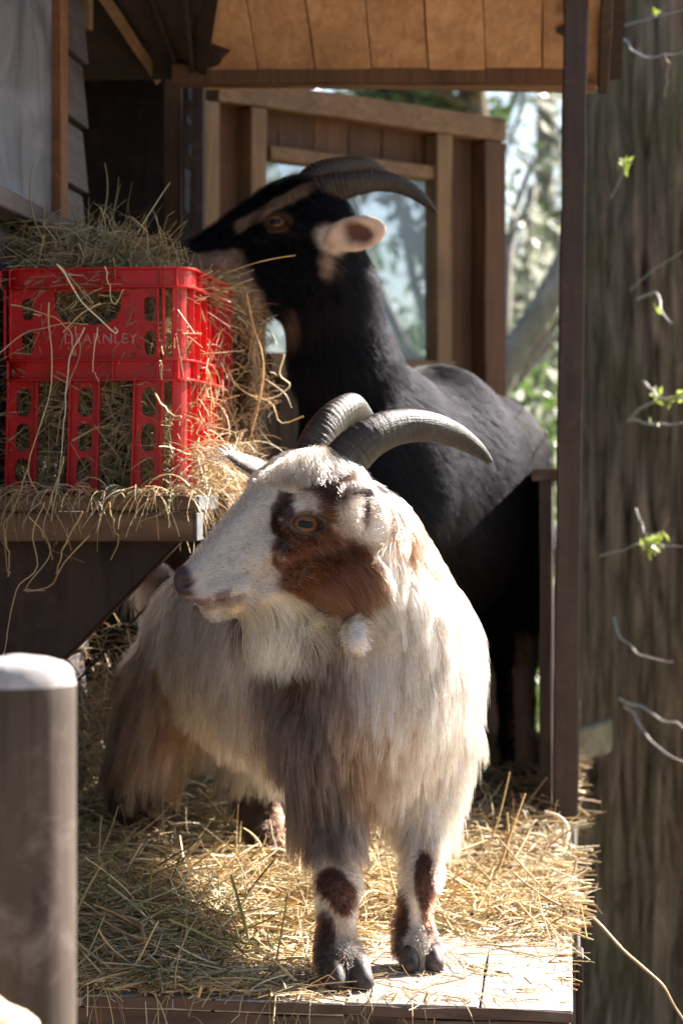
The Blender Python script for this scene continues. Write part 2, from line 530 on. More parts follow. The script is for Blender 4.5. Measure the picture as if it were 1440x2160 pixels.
# barge board on the right slope edge
mb = MB()
o0 = np.array([xr + 0.002, DE + 0.03, ZE - 0.035])
mb.plank(o0 - fall * 1.6, fall * 1.6, across * 0.018, rn * 0.12, seg=10, wob=0.0006)
sp(mb.build('barge_board', M['dark'], bevel=0.002))
# inner hut: siding wall on the left with its window, facing right
xw, yw = (180 - 720) / F * 3.3, 3.3
we = np.array([xw, yw, 0.0])                   # far end of the siding wall
mb = MB()
z = PZ; k = 0
while z < 2.1:
    h = 0.098
    A = we - W * 1.5 + Z * z
    # shiplap board: bottom edge stands proud
    mb.hexa([A + U * 0.006, A + W * 1.5 + U * 0.006, A + W * 1.5 - U * 0.014, A - U * 0.014,
             A + Z * (h - 0.003) - U * 0.004, A + W * 1.5 + Z * (h - 0.003) - U * 0.004, A + W * 1.5 + Z * (h - 0.003) - U * 0.018, A + Z * (h - 0.003) - U * 0.018])
    z += h; k += 1
sp(mb.build('siding_wall', M['siding'], bevel=0.0012))
# window in the siding
def on_wall(px, py):
    return ray_plane(px, py, we + U * 0.016, U)
q0 = on_wall(101, 300); sN = np.dot(q0 - we, W)
q1 = on_wall(118, 300); sF = np.dot(q1 - we, W)
zbot = on_wall(60, 397)[2]
def wall_box(mb, s0, s1, z0, z1, d0, d1):
    mb.box(we + W * s0 + U * d0 + Z * z0, W * (s1 - s0), U * (d1 - d0), Z * (z1 - z0))
mb = MB(); wall_box(mb, sN, sF, zbot - 0.03, 2.0, 0.004, 0.026); sp(mb.build('side_window_jamb', M['orange'], bevel=0.002))
mb = MB(); wall_box(mb, sN - 1.0, sF + 0.012, zbot - 0.056, zbot - 0.031, 0.004, 0.034); sp(mb.build('side_window_sill', M['siding'], bevel=0.002))
m, nt, b = new_mat('dusty_pane')
tc = nt.nodes.new('ShaderNodeTexCoord')
n = noise_tex(nt, tc.outputs['Object'], 9, 6, 0.65, 1.0)
nt.links.new(ramp(nt, n, [(0.35, (0.07, 0.08, 0.10)), (0.7, (0.19, 0.215, 0.255))]), b.inputs['Base Color'])
b.inputs['Roughness'].default_value = 0.28; b.inputs['Specular IOR Level'].default_value = 0.8
M['pane'] = m
mb = MB(); wall_box(mb, sN - 0.95, sN - 0.001, zbot - 0.029, 2.0, 0.006, 0.012); sp(mb.build('side_window_pane', M['pane']))
# bright streak of light on the pane, put in as a thin pale sheet
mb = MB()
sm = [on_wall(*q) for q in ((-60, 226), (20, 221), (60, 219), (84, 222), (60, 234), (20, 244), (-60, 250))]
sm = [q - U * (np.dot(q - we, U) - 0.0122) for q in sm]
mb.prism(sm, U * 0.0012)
M['light_streak'] = plain('pale_light_streak', (0.55, 0.6, 0.68), 0.5, 0.5, 30, (0.3, 0.34, 0.4))
sp(mb.build('side_window_light_streak', M['light_streak']))
# the wall's far end stop (pale trim high up) and return into the dark doorway
mb = MB()
e = we + Z * (CZ + (HP - 60) / F * 3.3)
mb.box(e - U * 0.012 + W * 0.002, U * 0.02, W * 0.02, Z * 0.12)
sp(mb.build('corner_trim', M['studx'], bevel=0.002))
mb = MB()
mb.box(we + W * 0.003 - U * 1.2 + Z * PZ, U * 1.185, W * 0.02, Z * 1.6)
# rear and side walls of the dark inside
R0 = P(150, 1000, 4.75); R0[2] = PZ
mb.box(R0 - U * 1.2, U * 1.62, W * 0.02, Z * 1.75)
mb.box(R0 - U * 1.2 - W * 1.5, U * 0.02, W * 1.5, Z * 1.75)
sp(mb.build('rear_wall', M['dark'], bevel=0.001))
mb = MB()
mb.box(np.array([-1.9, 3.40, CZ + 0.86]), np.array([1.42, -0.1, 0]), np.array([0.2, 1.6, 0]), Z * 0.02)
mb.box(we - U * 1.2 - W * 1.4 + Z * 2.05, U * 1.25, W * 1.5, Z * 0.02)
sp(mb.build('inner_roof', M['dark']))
# sloping dark soffit panel with a pale edge, upper left
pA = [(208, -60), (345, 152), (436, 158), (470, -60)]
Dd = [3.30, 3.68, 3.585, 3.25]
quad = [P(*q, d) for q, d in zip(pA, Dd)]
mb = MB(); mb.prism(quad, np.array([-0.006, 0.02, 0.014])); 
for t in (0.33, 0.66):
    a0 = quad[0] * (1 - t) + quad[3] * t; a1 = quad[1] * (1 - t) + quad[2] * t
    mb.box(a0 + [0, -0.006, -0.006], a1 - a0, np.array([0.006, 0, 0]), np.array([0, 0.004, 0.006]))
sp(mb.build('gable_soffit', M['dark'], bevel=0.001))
mb = MB(); mb.plank(quad[0] + [-0.014, -0.01, -0.02], quad[1] - quad[0], np.array([0.012, 0, 0.012]), np.array([0, 0.03, 0]), seg=6, wob=0.0006)
sp(mb.build('gable_edge', M['studx'], bevel=0.001))
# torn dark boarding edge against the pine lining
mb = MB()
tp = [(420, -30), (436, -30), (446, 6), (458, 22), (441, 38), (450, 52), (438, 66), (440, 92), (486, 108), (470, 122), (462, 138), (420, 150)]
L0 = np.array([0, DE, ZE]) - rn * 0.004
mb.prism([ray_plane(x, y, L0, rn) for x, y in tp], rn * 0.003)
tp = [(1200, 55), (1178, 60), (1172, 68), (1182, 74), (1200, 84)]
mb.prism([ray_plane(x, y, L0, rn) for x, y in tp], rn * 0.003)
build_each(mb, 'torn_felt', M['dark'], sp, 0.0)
# door posts between dark inside and the open panel
mb = MB()
def post_px(mb, x0, x1, D, dep, y1=1720, top=0.9):
    a0 = P(x0, 1000, D); b0_ = P(x1, 1000, D); a0[2] = PZ
    mb.plank(a0, Z * (top + CZ - PZ), np.array([b0_[0] - a0[0], 0, 0]), np.array([0, dep, 0]), seg=10, wob=0.0008)
post_px(mb, 345, 384, 4.02, 0.05, top=0.74); sp(mb.build('door_stud', M['clad'], bevel=0.002))
mb = MB(); post_px(mb, 384, 430, 3.80, 0.06, top=0.70); sp(mb.build('door_post', M['dark'], bevel=0.002))
mb = MB()
for y0, y1, x0, x1 in ((155, 215, 397, 404), (240, 265, 394, 402), (355, 450, 390, 401), (300, 330, 398, 402)):
    q = [P(x0 + rng.uniform(-1, 2), y0, 3.797), P(x1, y0 + 6, 3.797), P(x1 + rng.uniform(-2, 2), y1, 3.797), P(x0, y1 - 8, 3.797)]
    mb.prism(q[::-1], np.array([0, 0.0035, 0]))
build_each(mb, 'peeling_paint', M['endgrain'], sp, 0.0)

# ------------------------------------------------------------------ open framed panel with the plastic window
A0 = P(430, 165, 4.0); B0 = P(1036, 255, 4.0 * 835 / 744)
pu = nrm(np.array([B0[0] - A0[0], B0[1] - A0[1], 0.0])); pn = np.array([pu[1], -pu[0], 0.0])   # pn faces the viewer
PWID = np.linalg.norm((B0 - A0)[:2])
def pin(px, py, off=0.0):
    q = ray_plane(px, py, A0 + pn * off, pn)
    return np.dot(q - A0, pu), q[2]
def pbox(mb, px0, py0, px1, py1, off0, off1, pm=None, plank=False):
    s0, z1 = pin(px0, py0, off1); s1, _ = pin(px1, py0, off1); _, z0 = pin(px0, py1, off1)
    pbox_s(mb, s0, s1, z0, z1, off0, off1)
def pbox_s(mb, s0, s1, z0, z1, off0, off1):
    o0 = np.array([A0[0], A0[1], 0]) + pu * s0 + pn * off0 + Z * z0
    if abs(z1 - z0) > abs(s1 - s0): mb.plank(o0, Z * (z1 - z0), pu * (s1 - s0), pn * (off1 - off0), seg=8, wob=0.0006)
    else: mb.plank(o0, pu * (s1 - s0), pn * (off1 - off0), Z * (z1 - z0), seg=8, wob=0.0006)
ztop = A0[2]
g0, gz1 = pin(556, 341); g1, _ = pin(912, 400); _, gz0 = pin(556, 746)
sq = lambda px, off=0.04: pin(px, 500, off)[0]
mb = MB()
pbox_s(mb, 0.0, PWID, ztop - 0.047, ztop, 0.004, 0.044)
pbox_s(mb, g0 - 0.01, g1 + 0.018, gz1 + 0.0, gz1 + 0.026, 0.004, 0.034)
pbox_s(mb, g0 - 0.01, g1 + 0.03, gz0 - 0.045, gz0, 0.004, 0.038)
build_each(mb, 'panel_rail', M['studx'], sp, 0.002)
mb = MB()
for a_, b_ in ((430, 462), (528, 562), (921, 952)):
    pbox_s(mb, sq(a_), sq(b_), PZ + 0.01, ztop - 0.049, 0.004, 0.042)
pbox_s(mb, g1 - 0.001, g1 + 0.014, gz0 + 0.001, gz1 - 0.001, -0.012, 0.028)
build_each(mb, 'panel_stud', M['stud'], sp, 0.002)
mb = MB(); pbox_s(mb, sq(1022), PWID, PZ + 0.01, ztop - 0.049, 0.004, 0.042); sp(mb.build('panel_edge_stud', M['clad'], bevel=0.002))
mb = MB()
s = 0.0
def clad(s0, s1, z0, z1):
    if s1 - s0 > 0.004 and z1 - z0 > 0.004: pbox_s(mb, s0, s1, z0, z1, -0.012 + rng.normal(0, 0.0006), 0.002)
while s < PWID - 0.001:
    e_ = min(s + 0.088, PWID)
    if e_ <= g0 or s >= g1: clad(s, e_ - 0.002, PZ, ztop - 0.002)
    else:
        lo, hi = max(s, g0), min(e_, g1)
        if s < g0: clad(s, g0 - 0.001, PZ, ztop - 0.002)
        clad(lo, hi - 0.002, PZ, gz0 - 0.001); clad(lo, hi - 0.002, gz1 + 0.001, ztop - 0.002)
        if e_ > g1: clad(g1 + 0.0005, e_ - 0.002, PZ, ztop - 0.002)
    s = e_
sp(mb.build('panel_cladding', M['clad'], bevel=0.001))
m = bpy.data.materials.new('hazy_plastic'); m.use_nodes = True; nt = m.node_tree
b = nt.nodes['Principled BSDF']; out = nt.nodes['Material Output']
tc = nt.nodes.new('ShaderNodeTexCoord')
n = noise_tex(nt, tc.outputs['Object'], 6, 5, 0.6)
b.inputs['Base Color'].default_value = (0.75, 0.80, 0.85, 1); b.inputs['Roughness'].default_value = 0.25
tr = nt.nodes.new('ShaderNodeBsdfTransparent'); tr.inputs[0].default_value = (0.92, 0.96, 1, 1)
tl = nt.nodes.new('ShaderNodeBsdfTranslucent'); tl.inputs[0].default_value = (0.86, 0.91, 0.97, 1)
m1 = nt.nodes.new('ShaderNodeMixShader'); m1.inputs[0].default_value = 0.12
nt.links.new(tl.outputs[0], m1.inputs[1]); nt.links.new(b.outputs[0], m1.inputs[2])
m2 = nt.nodes.new('ShaderNodeMixShader')
nt.links.new(ramp(nt, n, [(0.3, (0.22,) * 3), (0.7, (0.42,) * 3)]), m2.inputs[0])
nt.links.new(tr.outputs[0], m2.inputs[1]); nt.links.new(m1.outputs[0], m2.inputs[2]); nt.links.new(m2.outputs[0], out.inputs[0])
M['haze_pane'] = m
mb = MB()
mb.box(np.array([A0[0], A0[1], 0]) + pu * (g0 - 0.004) + pn * -0.008 + Z * (gz0 - 0.004), pu * (g1 - g0 + 0.004), pn * 0.003, Z * (gz1 - gz0 + 0.008))
sp(mb.build('panel_window_pane', M['haze_pane']))

# ------------------------------------------------------------------ feeding shelf
S0 = P(-260, 1047, 2.70)
shelf = empty('feeding_shelf', tuple(P(180, 1140, 2.70)))
tag(shelf, 'thick wooden feeding shelf with grey sawn end carrying the red crate', 'shelf')
zs = CZ - 45 / F * 2.70
yawS = math.radians(6)
US = np.array([math.cos(yawS), -math.sin(yawS), 0]); WS = np.array([math.sin(yawS), math.cos(yawS), 0])
fc = P(414, 1047, 2.66); fc[2] = zs                      # front corner of the beam's top
def shp(o): adopt(o, shelf); return o
mb = MB()
mb.plank(fc - US * 0.62 - Z * 0.019 + WS * 0.002, US * 0.62, WS * 0.15, Z * 0.019, seg=14, wob=0.0008)
mb.plank(fc - US * 0.62 - Z * 0.019 + WS * 0.154, US * 0.635, WS * 0.15, Z * 0.019, seg=14, wob=0.0008)
mb.plank(fc - US * 0.62 - Z * 0.019 + WS * 0.306, US * 0.63, WS * 0.12, Z * 0.019, seg=14, wob=0.0008)
shp(mb.build('top_plank', M['shelf'], bevel=0.002))
mb = MB()
mb.plank(fc - US * 0.62 - Z * 0.056 - WS * 0.004, US * 0.618, WS * 0.045, Z * 0.0355, seg=14, wob=0.0006)
shp(mb.build('front_beam', M['shelf'], bevel=0.002))
mb = MB()
mb.box(fc - US * 0.0018 - Z * 0.0555 - WS * 0.0035, US * 0.0035, WS * 0.044, Z * 0.0345)
mb.box(fc + US * 0.0002 - Z * 0.0185 + WS * 0.0025, US * 0.003, WS * 0.149, Z * 0.018)
build_each(mb, 'sawn_end', M['endgrain'], shp, 0.001)
mb = MB()
mb.prism([P(-120, 1128, 2.72), P(392, 1130, 2.72), P(132, 1396, 2.72), P(-120, 1396, 2.72)][::-1], WS * 0.018)
shp(mb.build('gusset_board', M['dark'], bevel=0.0015))
mb = MB()
mb.plank(P(128, 1400, 2.715), P(372, 1152, 2.715) - P(128, 1400, 2.715), np.array([0.004, 0, 0.004]), WS * 0.026, seg=8, wob=0.0005)
shp(mb.build('gusset_edge', M['clad'], bevel=0.001))
mb = MB()
mb.plank(P(120, 1480, 3.05), P(360, 1220, 3.05) - P(120, 1480, 3.05), np.array([0.018, 0, 0.018]), WS * 0.03, seg=8, wob=0.001)
shp(mb.build('brace', M['clad'], bevel=0.002))
mb = MB()
for q in (-60,):
    a0 = P(q, 1145, 2.85); a0[2] = PZ
    mb.plank(a0, Z * (zs - 0.02 - PZ), US * 0.045, WS * 0.045, seg=6, wob=0.0006)
shp(mb.build('support_leg', M['dark'], bevel=0.002))

# ------------------------------------------------------------------ round log post in front
def log_post():
    D = 1.50; r = 142 / F * D
    c = P(20, 1388, D)
    prof = [(0, 0.0), (r * 0.55, 0.0), (r * 0.80, -0.0015), (r * 0.93, -0.006), (r, -0.017)]
    ztop_ = c[2]
    na = 72
    zs_ = [0, 0, -0.0015, -0.006, -0.017] + list(np.linspace(-0.03, -(ztop_ - GZ) - 0.05, 70))
    rs_ = [r * 0.001, r * 0.55, r * 0.80, r * 0.93, r] + [r * 1.0] * 70
    a = np.arange(na) / na * 2 * math.pi
    V = []
    for zz, rr in zip(zs_, rs_):
        q = np.stack([np.cos(a), np.sin(a), np.full(na, zz)], -1)
        n_ = fbm(q * [2.2, 2.2, 1.1] + 3) - 0.5; n2 = fbm(q * [9, 9, 2.0]) - 0.5
        R_ = rr * (1 + 0.05 * n_ + 0.02 * n2)
        V.append(np.stack([np.cos(a) * R_, np.sin(a) * R_, zz + 0.004 * n_ * (zz > -0.02) + 0.02 * np.cos(a + 2.4) * rr / 0.5 * 0.3], -1))
    V = np.vstack(V); i, k = np.meshgrid(np.arange(len(zs_) - 1), np.arange(na), indexing='ij'); k2 = (k + 1) % na
    Q = np.stack([i * na + k, (i + 1) * na + k, (i + 1) * na + k2, i * na + k2], -1).reshape(-1, 4)
    me = mesh_np('log_post', V, Q)
    o = link('log_post', me, [M['log'], M['logtop']])
    mi = (np.repeat(np.arange(len(zs_) - 1), na) < 4).astype(np.int32)
    me.polygons.foreach_set('material_index', mi)
    o.location = (c[0], c[1], ztop_)
    tag(o, 'blurred round grey log post with pale top, standing nearest the viewer', 'post')
log_post()
# pale rail end low beside it
mb = MB()
mb.plank(P(-150, 2040, 1.35), P(75, 2190, 1.35) - P(-150, 2040, 1.35), np.array([0, 0.04, 0]), np.array([-0.012, 0, -0.035]), seg=6, wob=0.0008)
M['cream'] = plain('cream_wood', (0.6, 0.52, 0.34), 0.7, 0.3, 20, (0.7, 0.62, 0.42), 0.2)  # cream tones varied by noise only
o = mb.build('fence_rail', M['cream'], bevel=0.004)
tag(o, 'pale cream rail end slanting down in front of the round log post', 'rail')
# greenish rail beyond the post
mb = MB()
a0 = P(1120, 1610, 4.3); a1 = P(1288, 1560, 4.55)
mb.plank(a0 - [0, 0, 0.03], a1 - a0, np.array([0.01, 0.06, 0]), np.array([0, 0, 0.07]), seg=8, wob=0.001)
o = mb.build('fence_rail', M['lit'], bevel=0.006)
tag(o, 'pale green weathered rail end between the brown post and the big trunk', 'rail')
# ------------------------------------------------------------------ trees
def bark_mat(name, a, b_, moss, sc=1.0):
    m, nt, b = new_mat(name)
    mp = mapped(nt, (38 * sc, 38 * sc, 5.0 * sc))
    n = noise_tex(nt, mp.outputs[0], 1.0, 9, 0.62, 1.0)
    tc = nt.nodes.new('ShaderNodeTexCoord')
    n2 = noise_tex(nt, tc.outputs['Object'], 2.6, 6, 0.7)
    c = ramp(nt, n, [(0.34, a), (0.64, b_)])
    c = mix(nt, mult(nt, ramp(nt, n2, [(0.45, (0,) * 3), (0.62, (1,) * 3)]), 0.6), c, moss)
    nt.links.new(c, b.inputs['Base Color']); b.inputs['Roughness'].default_value = 0.95
    b.inputs['Specular IOR Level'].default_value = 0.15
    bump(nt, b, n, 1.0, 0.012)
    return m
M['bark'] = bark_mat('furrowed_bark', (0.028, 0.021, 0.015), (0.30, 0.235, 0.17), (0.13, 0.12, 0.05))
M['bark2'] = bark_mat('pale_bark', (0.16, 0.14, 0.12), (0.34, 0.31, 0.28), (0.14, 0.16, 0.09))
def leaf_mat(name, c0, c1):
    m, nt, b = new_mat(name)
    geo = nt.nodes.new('ShaderNodeNewGeometry')
    c = ramp(nt, geo.outputs['Random Per Island'], [(0, c0), (1, c1)])
    nt.links.new(c, b.inputs['Base Color']); b.inputs['Roughness'].default_value = 0.38
    tr = nt.nodes.new('ShaderNodeBsdfTranslucent'); nt.links.new(c, tr.inputs[0])
    ms = nt.nodes.new('ShaderNodeMixShader'); ms.inputs[0].default_value = 0.4
    nt.links.new(b.outputs[0], ms.inputs[1]); nt.links.new(tr.outputs[0], ms.inputs[2])
    nt.links.new(ms.outputs[0], nt.nodes['Material Output'].inputs[0])
    return m
M['leafA'] = leaf_mat('evergreen_leaves', (0.035, 0.06, 0.022), (0.10, 0.15, 0.055))
M['leafB'] = leaf_mat('grey_green_leaves', (0.28, 0.31, 0.22), (0.48, 0.50, 0.42))
M['leafC'] = leaf_mat('bright_green_leaves', (0.08, 0.14, 0.03), (0.18, 0.28, 0.07))
M['bud'] = leaf_mat('young_leaves', (0.24, 0.33, 0.05), (0.38, 0.46, 0.10))
M['twig'] = plain('pale_twig', (0.32, 0.27, 0.23), 0.45, 0.5, 60, (0.5, 0.45, 0.4))

def leaves_geo(C, size, rg):
    n = len(C)
    a = nrm(rg.normal(size=(n, 3))); b_ = nrm(np.cross(a, rg.normal(size=(n, 3))))
    s = size * rg.uniform(0.6, 1.3, (n, 1))
    c_ = np.cross(a, b_)
    V = np.stack([C - a * s, C + b_ * s * 0.42 + c_ * s * 0.12, C + a * s, C - b_ * s * 0.42 + c_ * s * 0.12], 1).reshape(-1, 3)
    Q = np.arange(4 * n).reshape(-1, 4)
    return V, Q
def tree(name, label, base, h, r, crown_c, crown_r, n_leaf, lsize, lm, bm_, lean=(0, 0), seed=1, bare=0.2, branches=16, path=None, cat='tree', group='trees beyond the shelter'):
    rg = np.random.default_rng(seed)
    base = np.asarray(base, float); crown_c = np.asarray(crown_c, float); crown_r = np.asarray(crown_r, float)
    root = empty(name, tuple(base)); tag(root, label, cat, group)
    top = base + [lean[0], lean[1], h]
    g = GB()
    pts = spline([base - [0, 0, 0.1], base * 0.6 + top * 0.4 + rg.normal(0, 0.06 * h / 4, 3) * [1, 1, 0], top], 14)
    if path is not None: pts = spline(np.array(path), 14)
    g.add(*tube_geo(pts, np.linspace(r * 1.15, r * (0.4 if path is None else 0.7), 14), 12))
    tips = []
    for k in range(branches):
        t = rg.uniform(0.3, 1.0); s0 = pts[int(t * 13)]
        e = crown_c + nrm(rg.normal(size=3)) * crown_r * rg.uniform(0.5, 0.95)
        mid = (s0 + e) / 2 + rg.normal(0, 0.1, 3) * np.linalg.norm(e - s0)
        bp = spline([s0, mid, e], 9)
        g.add(*tube_geo(bp, np.linspace(r * 0.32, r * 0.05, 9), 6))
        tips.append(bp)
        for q in range(5):
            s1 = bp[rg.integers(3, 9)]; e1 = s1 + nrm(rg.normal(size=3)) * crown_r.mean() * rg.uniform(0.2, 0.5)
            b2 = spline([s1, (s1 + e1) / 2 + rg.normal(0, 0.04, 3), e1], 6)
            g.add(*tube_geo(b2, np.linspace(r * 0.08, r * 0.025, 6), 4)); tips.append(b2)
    tk = g.build('trunk', bm_); adopt(tk, root)
    if n_leaf:
        per = n_leaf // len(tips) + 1
        C = []
        for b2 in tips:
            w = rg.uniform(0.2, 1.8)
            m_ = int(per * w)
            c0 = b2[rg.integers(len(b2) // 2, len(b2), m_)]
            C.append(c0 + rg.normal(0, 1, (m_, 3)) * crown_r * 0.13)
        C = np.vstack(C)
        V, Q = leaves_geo(C, lsize, rg)
        lv = link('crown', mesh_np('crown', V, Q, smooth=False), lm); adopt(lv, root)
    return root
def at_ground(px, D): return np.array([(px - 720) / F * D, D, GZ])
tree('evergreen_tree', 'dark evergreen tree filling the gap above the window panel', at_ground(960, 11), 4.6, 0.13, P(850, 130, 11), (0.42, 0.8, 0.30), 3000, 0.05, M['leafA'], M['bark'], seed=3)
tree('leaning_tree', 'pale trunk leaning to the right, seen blurred left of the brown post', at_ground(880, 8.2), 2.25, 0.062, P(1380, 200, 8.6), (0.6, 0.6, 0.45), 700, 0.035, M['leafB'], M['bark2'], lean=(0.78, 0.2), seed=5, branches=8, path=[at_ground(880, 8.2), P(950, 1150, 8.2), P(1040, 830, 8.25), P(1168, 606, 8.3), P(1250, 400, 8.4)])
tree('bushy_tree', 'grey green thin tree just beyond the gap between panel and post', at_ground(1120, 12.5), 3.1, 0.07, P(1100, 640, 12.5), (0.5, 0.7, 0.65), 1300, 0.042, M['leafB'], M['bark2'], seed=8, branches=14)
tree('bushy_tree', 'tall bare branched tree with sky showing through its twigs', at_ground(1150, 17), 6.2, 0.12, P(1090, 420, 17), (0.8, 1.0, 1.5), 600, 0.05, M['leafB'], M['bark2'], seed=11, branches=22)
tree('evergreen_tree', 'dark green low tree far behind the red crate and the dark doorway', at_ground(330, 15), 4.0, 0.12, P(330, 860, 15), (1.2, 1.2, 0.6), 2600, 0.06, M['leafB'], M['bark'], seed=13)
tree('evergreen_tree', 'far green tree low behind the leaning trunk', at_ground(1010, 20), 4.0, 0.15, P(1060, 820, 20), (1.3, 1.2, 1.1), 7000, 0.07, M['leafC'], M['bark'], seed=17)
tree('evergreen_tree', 'far dark tree to the side beyond the big trunk', at_ground(1500, 15), 6.0, 0.18, P(1560, 500, 15), (1.6, 1.4, 1.9), 7000, 0.06, M['leafA'], M['bark'], seed=19)
tree('evergreen_tree', 'far dark tree behind the shelter roof', at_ground(300, 18), 7.0, 0.18, P(250, 400, 18), (2.2, 1.6, 2.2), 7000, 0.08, M['leafA'], M['bark'], seed=23)
def shrub(label, c, rad, n, lm, seed, ls=0.035):
    rg = np.random.default_rng(seed)
    root = empty('shrub', (c[0], c[1], GZ)); tag(root, label, 'shrub', 'shrubs beyond the shelter')
    g = GB(); C = []
    for k in range(16):
        e = np.array([c[0], c[1], GZ]) + rg.normal(0, 1, 3) * [rad[0] * 0.6, rad[1] * 0.6, 0] + [0, 0, (c[2] - GZ) * rg.uniform(0.6, 1.3)]
        s0 = np.array([c[0], c[1], GZ]) + rg.normal(0, 0.06, 3) * [1, 1, 0]
        bp = spline([s0, (s0 + e) / 2 + rg.normal(0, 0.06, 3), e], 8); g.add(*tube_geo(bp, np.linspace(0.012, 0.003, 8), 5))
        m_ = int(n / 16 * rg.uniform(0.4, 1.6)); C.append(bp[rg.integers(2, 8, m_)] + rg.normal(0, 0.16, (m_, 3)) * np.mean(rad))
    adopt(g.build('stems', M['bark2']), root)
    V, Q = leaves_geo(np.vstack(C), ls, rg); adopt(link('foliage', mesh_np('foliage', V, Q, smooth=False), lm), root)
shrub('bright green shrub low in the gap left of the brown post', P(1110, 900, 10), (0.5, 0.5, 0.75), 3500, M['leafC'], 2)
shrub('grey green shrub low behind the panel window', P(850, 960, 9), (0.6, 0.5, 0.7), 3000, M['leafB'], 4)
shrub('dark green shrub seen between the goats', P(1040, 1200, 9), (0.4, 0.4, 0.45), 2200, M['leafC'], 6)

# ------------------------------------------------------------------ the big furrowed trunk on the right
def big_trunk():
    c = np.array([0.965, 5.2, GZ]); R = 0.385
    na, nz = 420, 520
    a = np.arange(na) / na * 2 * math.pi; z = np.linspace(GZ - 0.05, 3.6, nz)
    A, Zz = np.meshgrid(a, z)
    warp = 0.25 * (fbm(np.stack([np.cos(A) * 2, np.sin(A) * 2, Zz * 1.5], -1)) - 0.5)
    s = (A + warp) * 15
    ridge = np.abs(vnoise(np.stack([np.cos(A + warp) * 11, np.sin(A + warp) * 11, Zz * 1.1 + warp * 3], -1)) - 0.5) * 2
    ridge2 = np.abs(vnoise(np.stack([np.cos(A) * 24, np.sin(A) * 24, Zz * 3.3], -1) + 9) - 0.5) * 2
    fine = fbm(np.stack([np.cos(A) * 40, np.sin(A) * 40, Zz * 9], -1)) - 0.5
    lump = fbm(np.stack([np.cos(A) * 1.5, np.sin(A) * 1.5, Zz * 0.8], -1)) - 0.5
    rr = R * (1 + 0.10 * lump) + 0.030 * ridge + 0.014 * ridge2 + 0.008 * fine + 0.06 * np.exp(-(Zz - GZ) / 0.25)
    # knot scars
    for (az, zk, w) in ((-1.9, 1.75, 0.05), (-1.72, 1.22, 0.06), (-1.6, 0.98, 0.05), (-2.0, 0.6, 0.05), (-1.65, 0.25, 0.07)):
        az = az % (2 * math.pi)
        d = np.hypot((A - az) * R, (Zz - zk) * 0.7)
        rr = rr + 0.02 * np.exp(-(d / w) ** 2) - 0.03 * np.exp(-(d / (w * 0.4)) ** 2)
    V = np.stack([c[0] + np.cos(A) * rr, c[1] + np.sin(A) * rr, Zz], -1).reshape(-1, 3)
    i, k = np.meshgrid(np.arange(nz - 1), np.arange(na), indexing='ij'); k2 = (k + 1) % na
    Q = np.stack([i * na + k, i * na + k2, (i + 1) * na + k2, (i + 1) * na + k], -1).reshape(-1, 4)
    root = empty('tree', tuple(c)); tag(root, 'huge furrowed brown trunk with mossy bark and thin budding shoots at the right edge', 'tree')
    adopt(link('trunk', mesh_np('trunk', V, Q), M['bark']), root)
    # upper crown far above the frame keeps it a whole tree
    rg = np.random.default_rng(31); g = GB()
    for k in range(9):
        az = k * 0.7; s0 = c + [0, 0, 3.9 + 0.1 * k]
        e = s0 + np.array([math.cos(az), math.sin(az), 0.9]) * 1.3 + [0.4, 0.9, 0.3]
        g.add(*tube_geo(spline([s0, (s0 + e) / 2 + [0, 0, 0.2], e], 8), np.linspace(0.12, 0.03, 8), 8))
    g.add(*tube_geo(spline([c + [0, 0, 3.9], c + [0.1, 0.1, 4.5], c + [0.2, 0.3, 5.6]], 8), np.linspace(0.36, 0.08, 8), 16))
    adopt(g.build('limbs', M['bark']), root)
    shoots = [
        ([(1312, 78, 4.75), (1332, 100, 4.6), (1362, 122, 4.5), (1412, 116, 4.4), (1470, 104, 4.3)], 4, 0),
        ([(1400, 205, 4.8), (1408, 150, 4.6), (1402, 110, 4.5)], 3, 0),
        ([(1286, 420, 4.8), (1306, 380, 4.6), (1322, 345, 4.5)], 2.5, 6),
        ([(1345, 628, 4.8), (1382, 622, 4.6), (1392, 655, 4.5), (1416, 682, 4.4)], 5, 1),
        ([(1330, 610, 4.85), (1370, 575, 4.7), (1440, 530, 4.5), (1500, 500, 4.4)], 2.5, 0),
        ([(1325, 888, 4.8), (1348, 862, 4.7), (1375, 848, 4.6), (1440, 830, 4.4), (1480, 832, 4.3)], 5, 3),
        ([(1358, 802, 4.65), (1382, 832, 4.5), (1440, 842, 4.4), (1500, 822, 4.3)], 5.5, 3),
        ([(1325, 885, 4.8), (1390, 893, 4.6), (1470, 890, 4.4)], 5, 1),
        ([(1262, 1176, 4.85), (1310, 1162, 4.7), (1352, 1148, 4.55), (1400, 1152, 4.5), (1470, 1160, 4.4)], 3, 8),
        ([(1338, 1075, 4.6), (1356, 1112, 4.55), (1380, 1140, 4.5), (1412, 1090, 4.4)], 2, 5),
        ([(1292, 1305, 4.85), (1308, 1340, 4.7), (1340, 1375, 4.6), (1378, 1392, 4.5), (1415, 1398, 4.45)], 4.5, 0),
        ([(1308, 1472, 4.85), (1350, 1490, 4.7), (1395, 1515, 4.6), (1440, 1532, 4.5), (1500, 1540, 4.4)], 6, 0),
        ([(1318, 1490, 4.85), (1345, 1520, 4.7), (1375, 1565, 4.6), (1440, 1608, 4.5), (1500, 1630, 4.4)], 5.5, 0),
        ([(1300, 60, 4.85), (1370, 40, 4.6), (1450, 20, 4.4)], 2.5, 1),
    ]
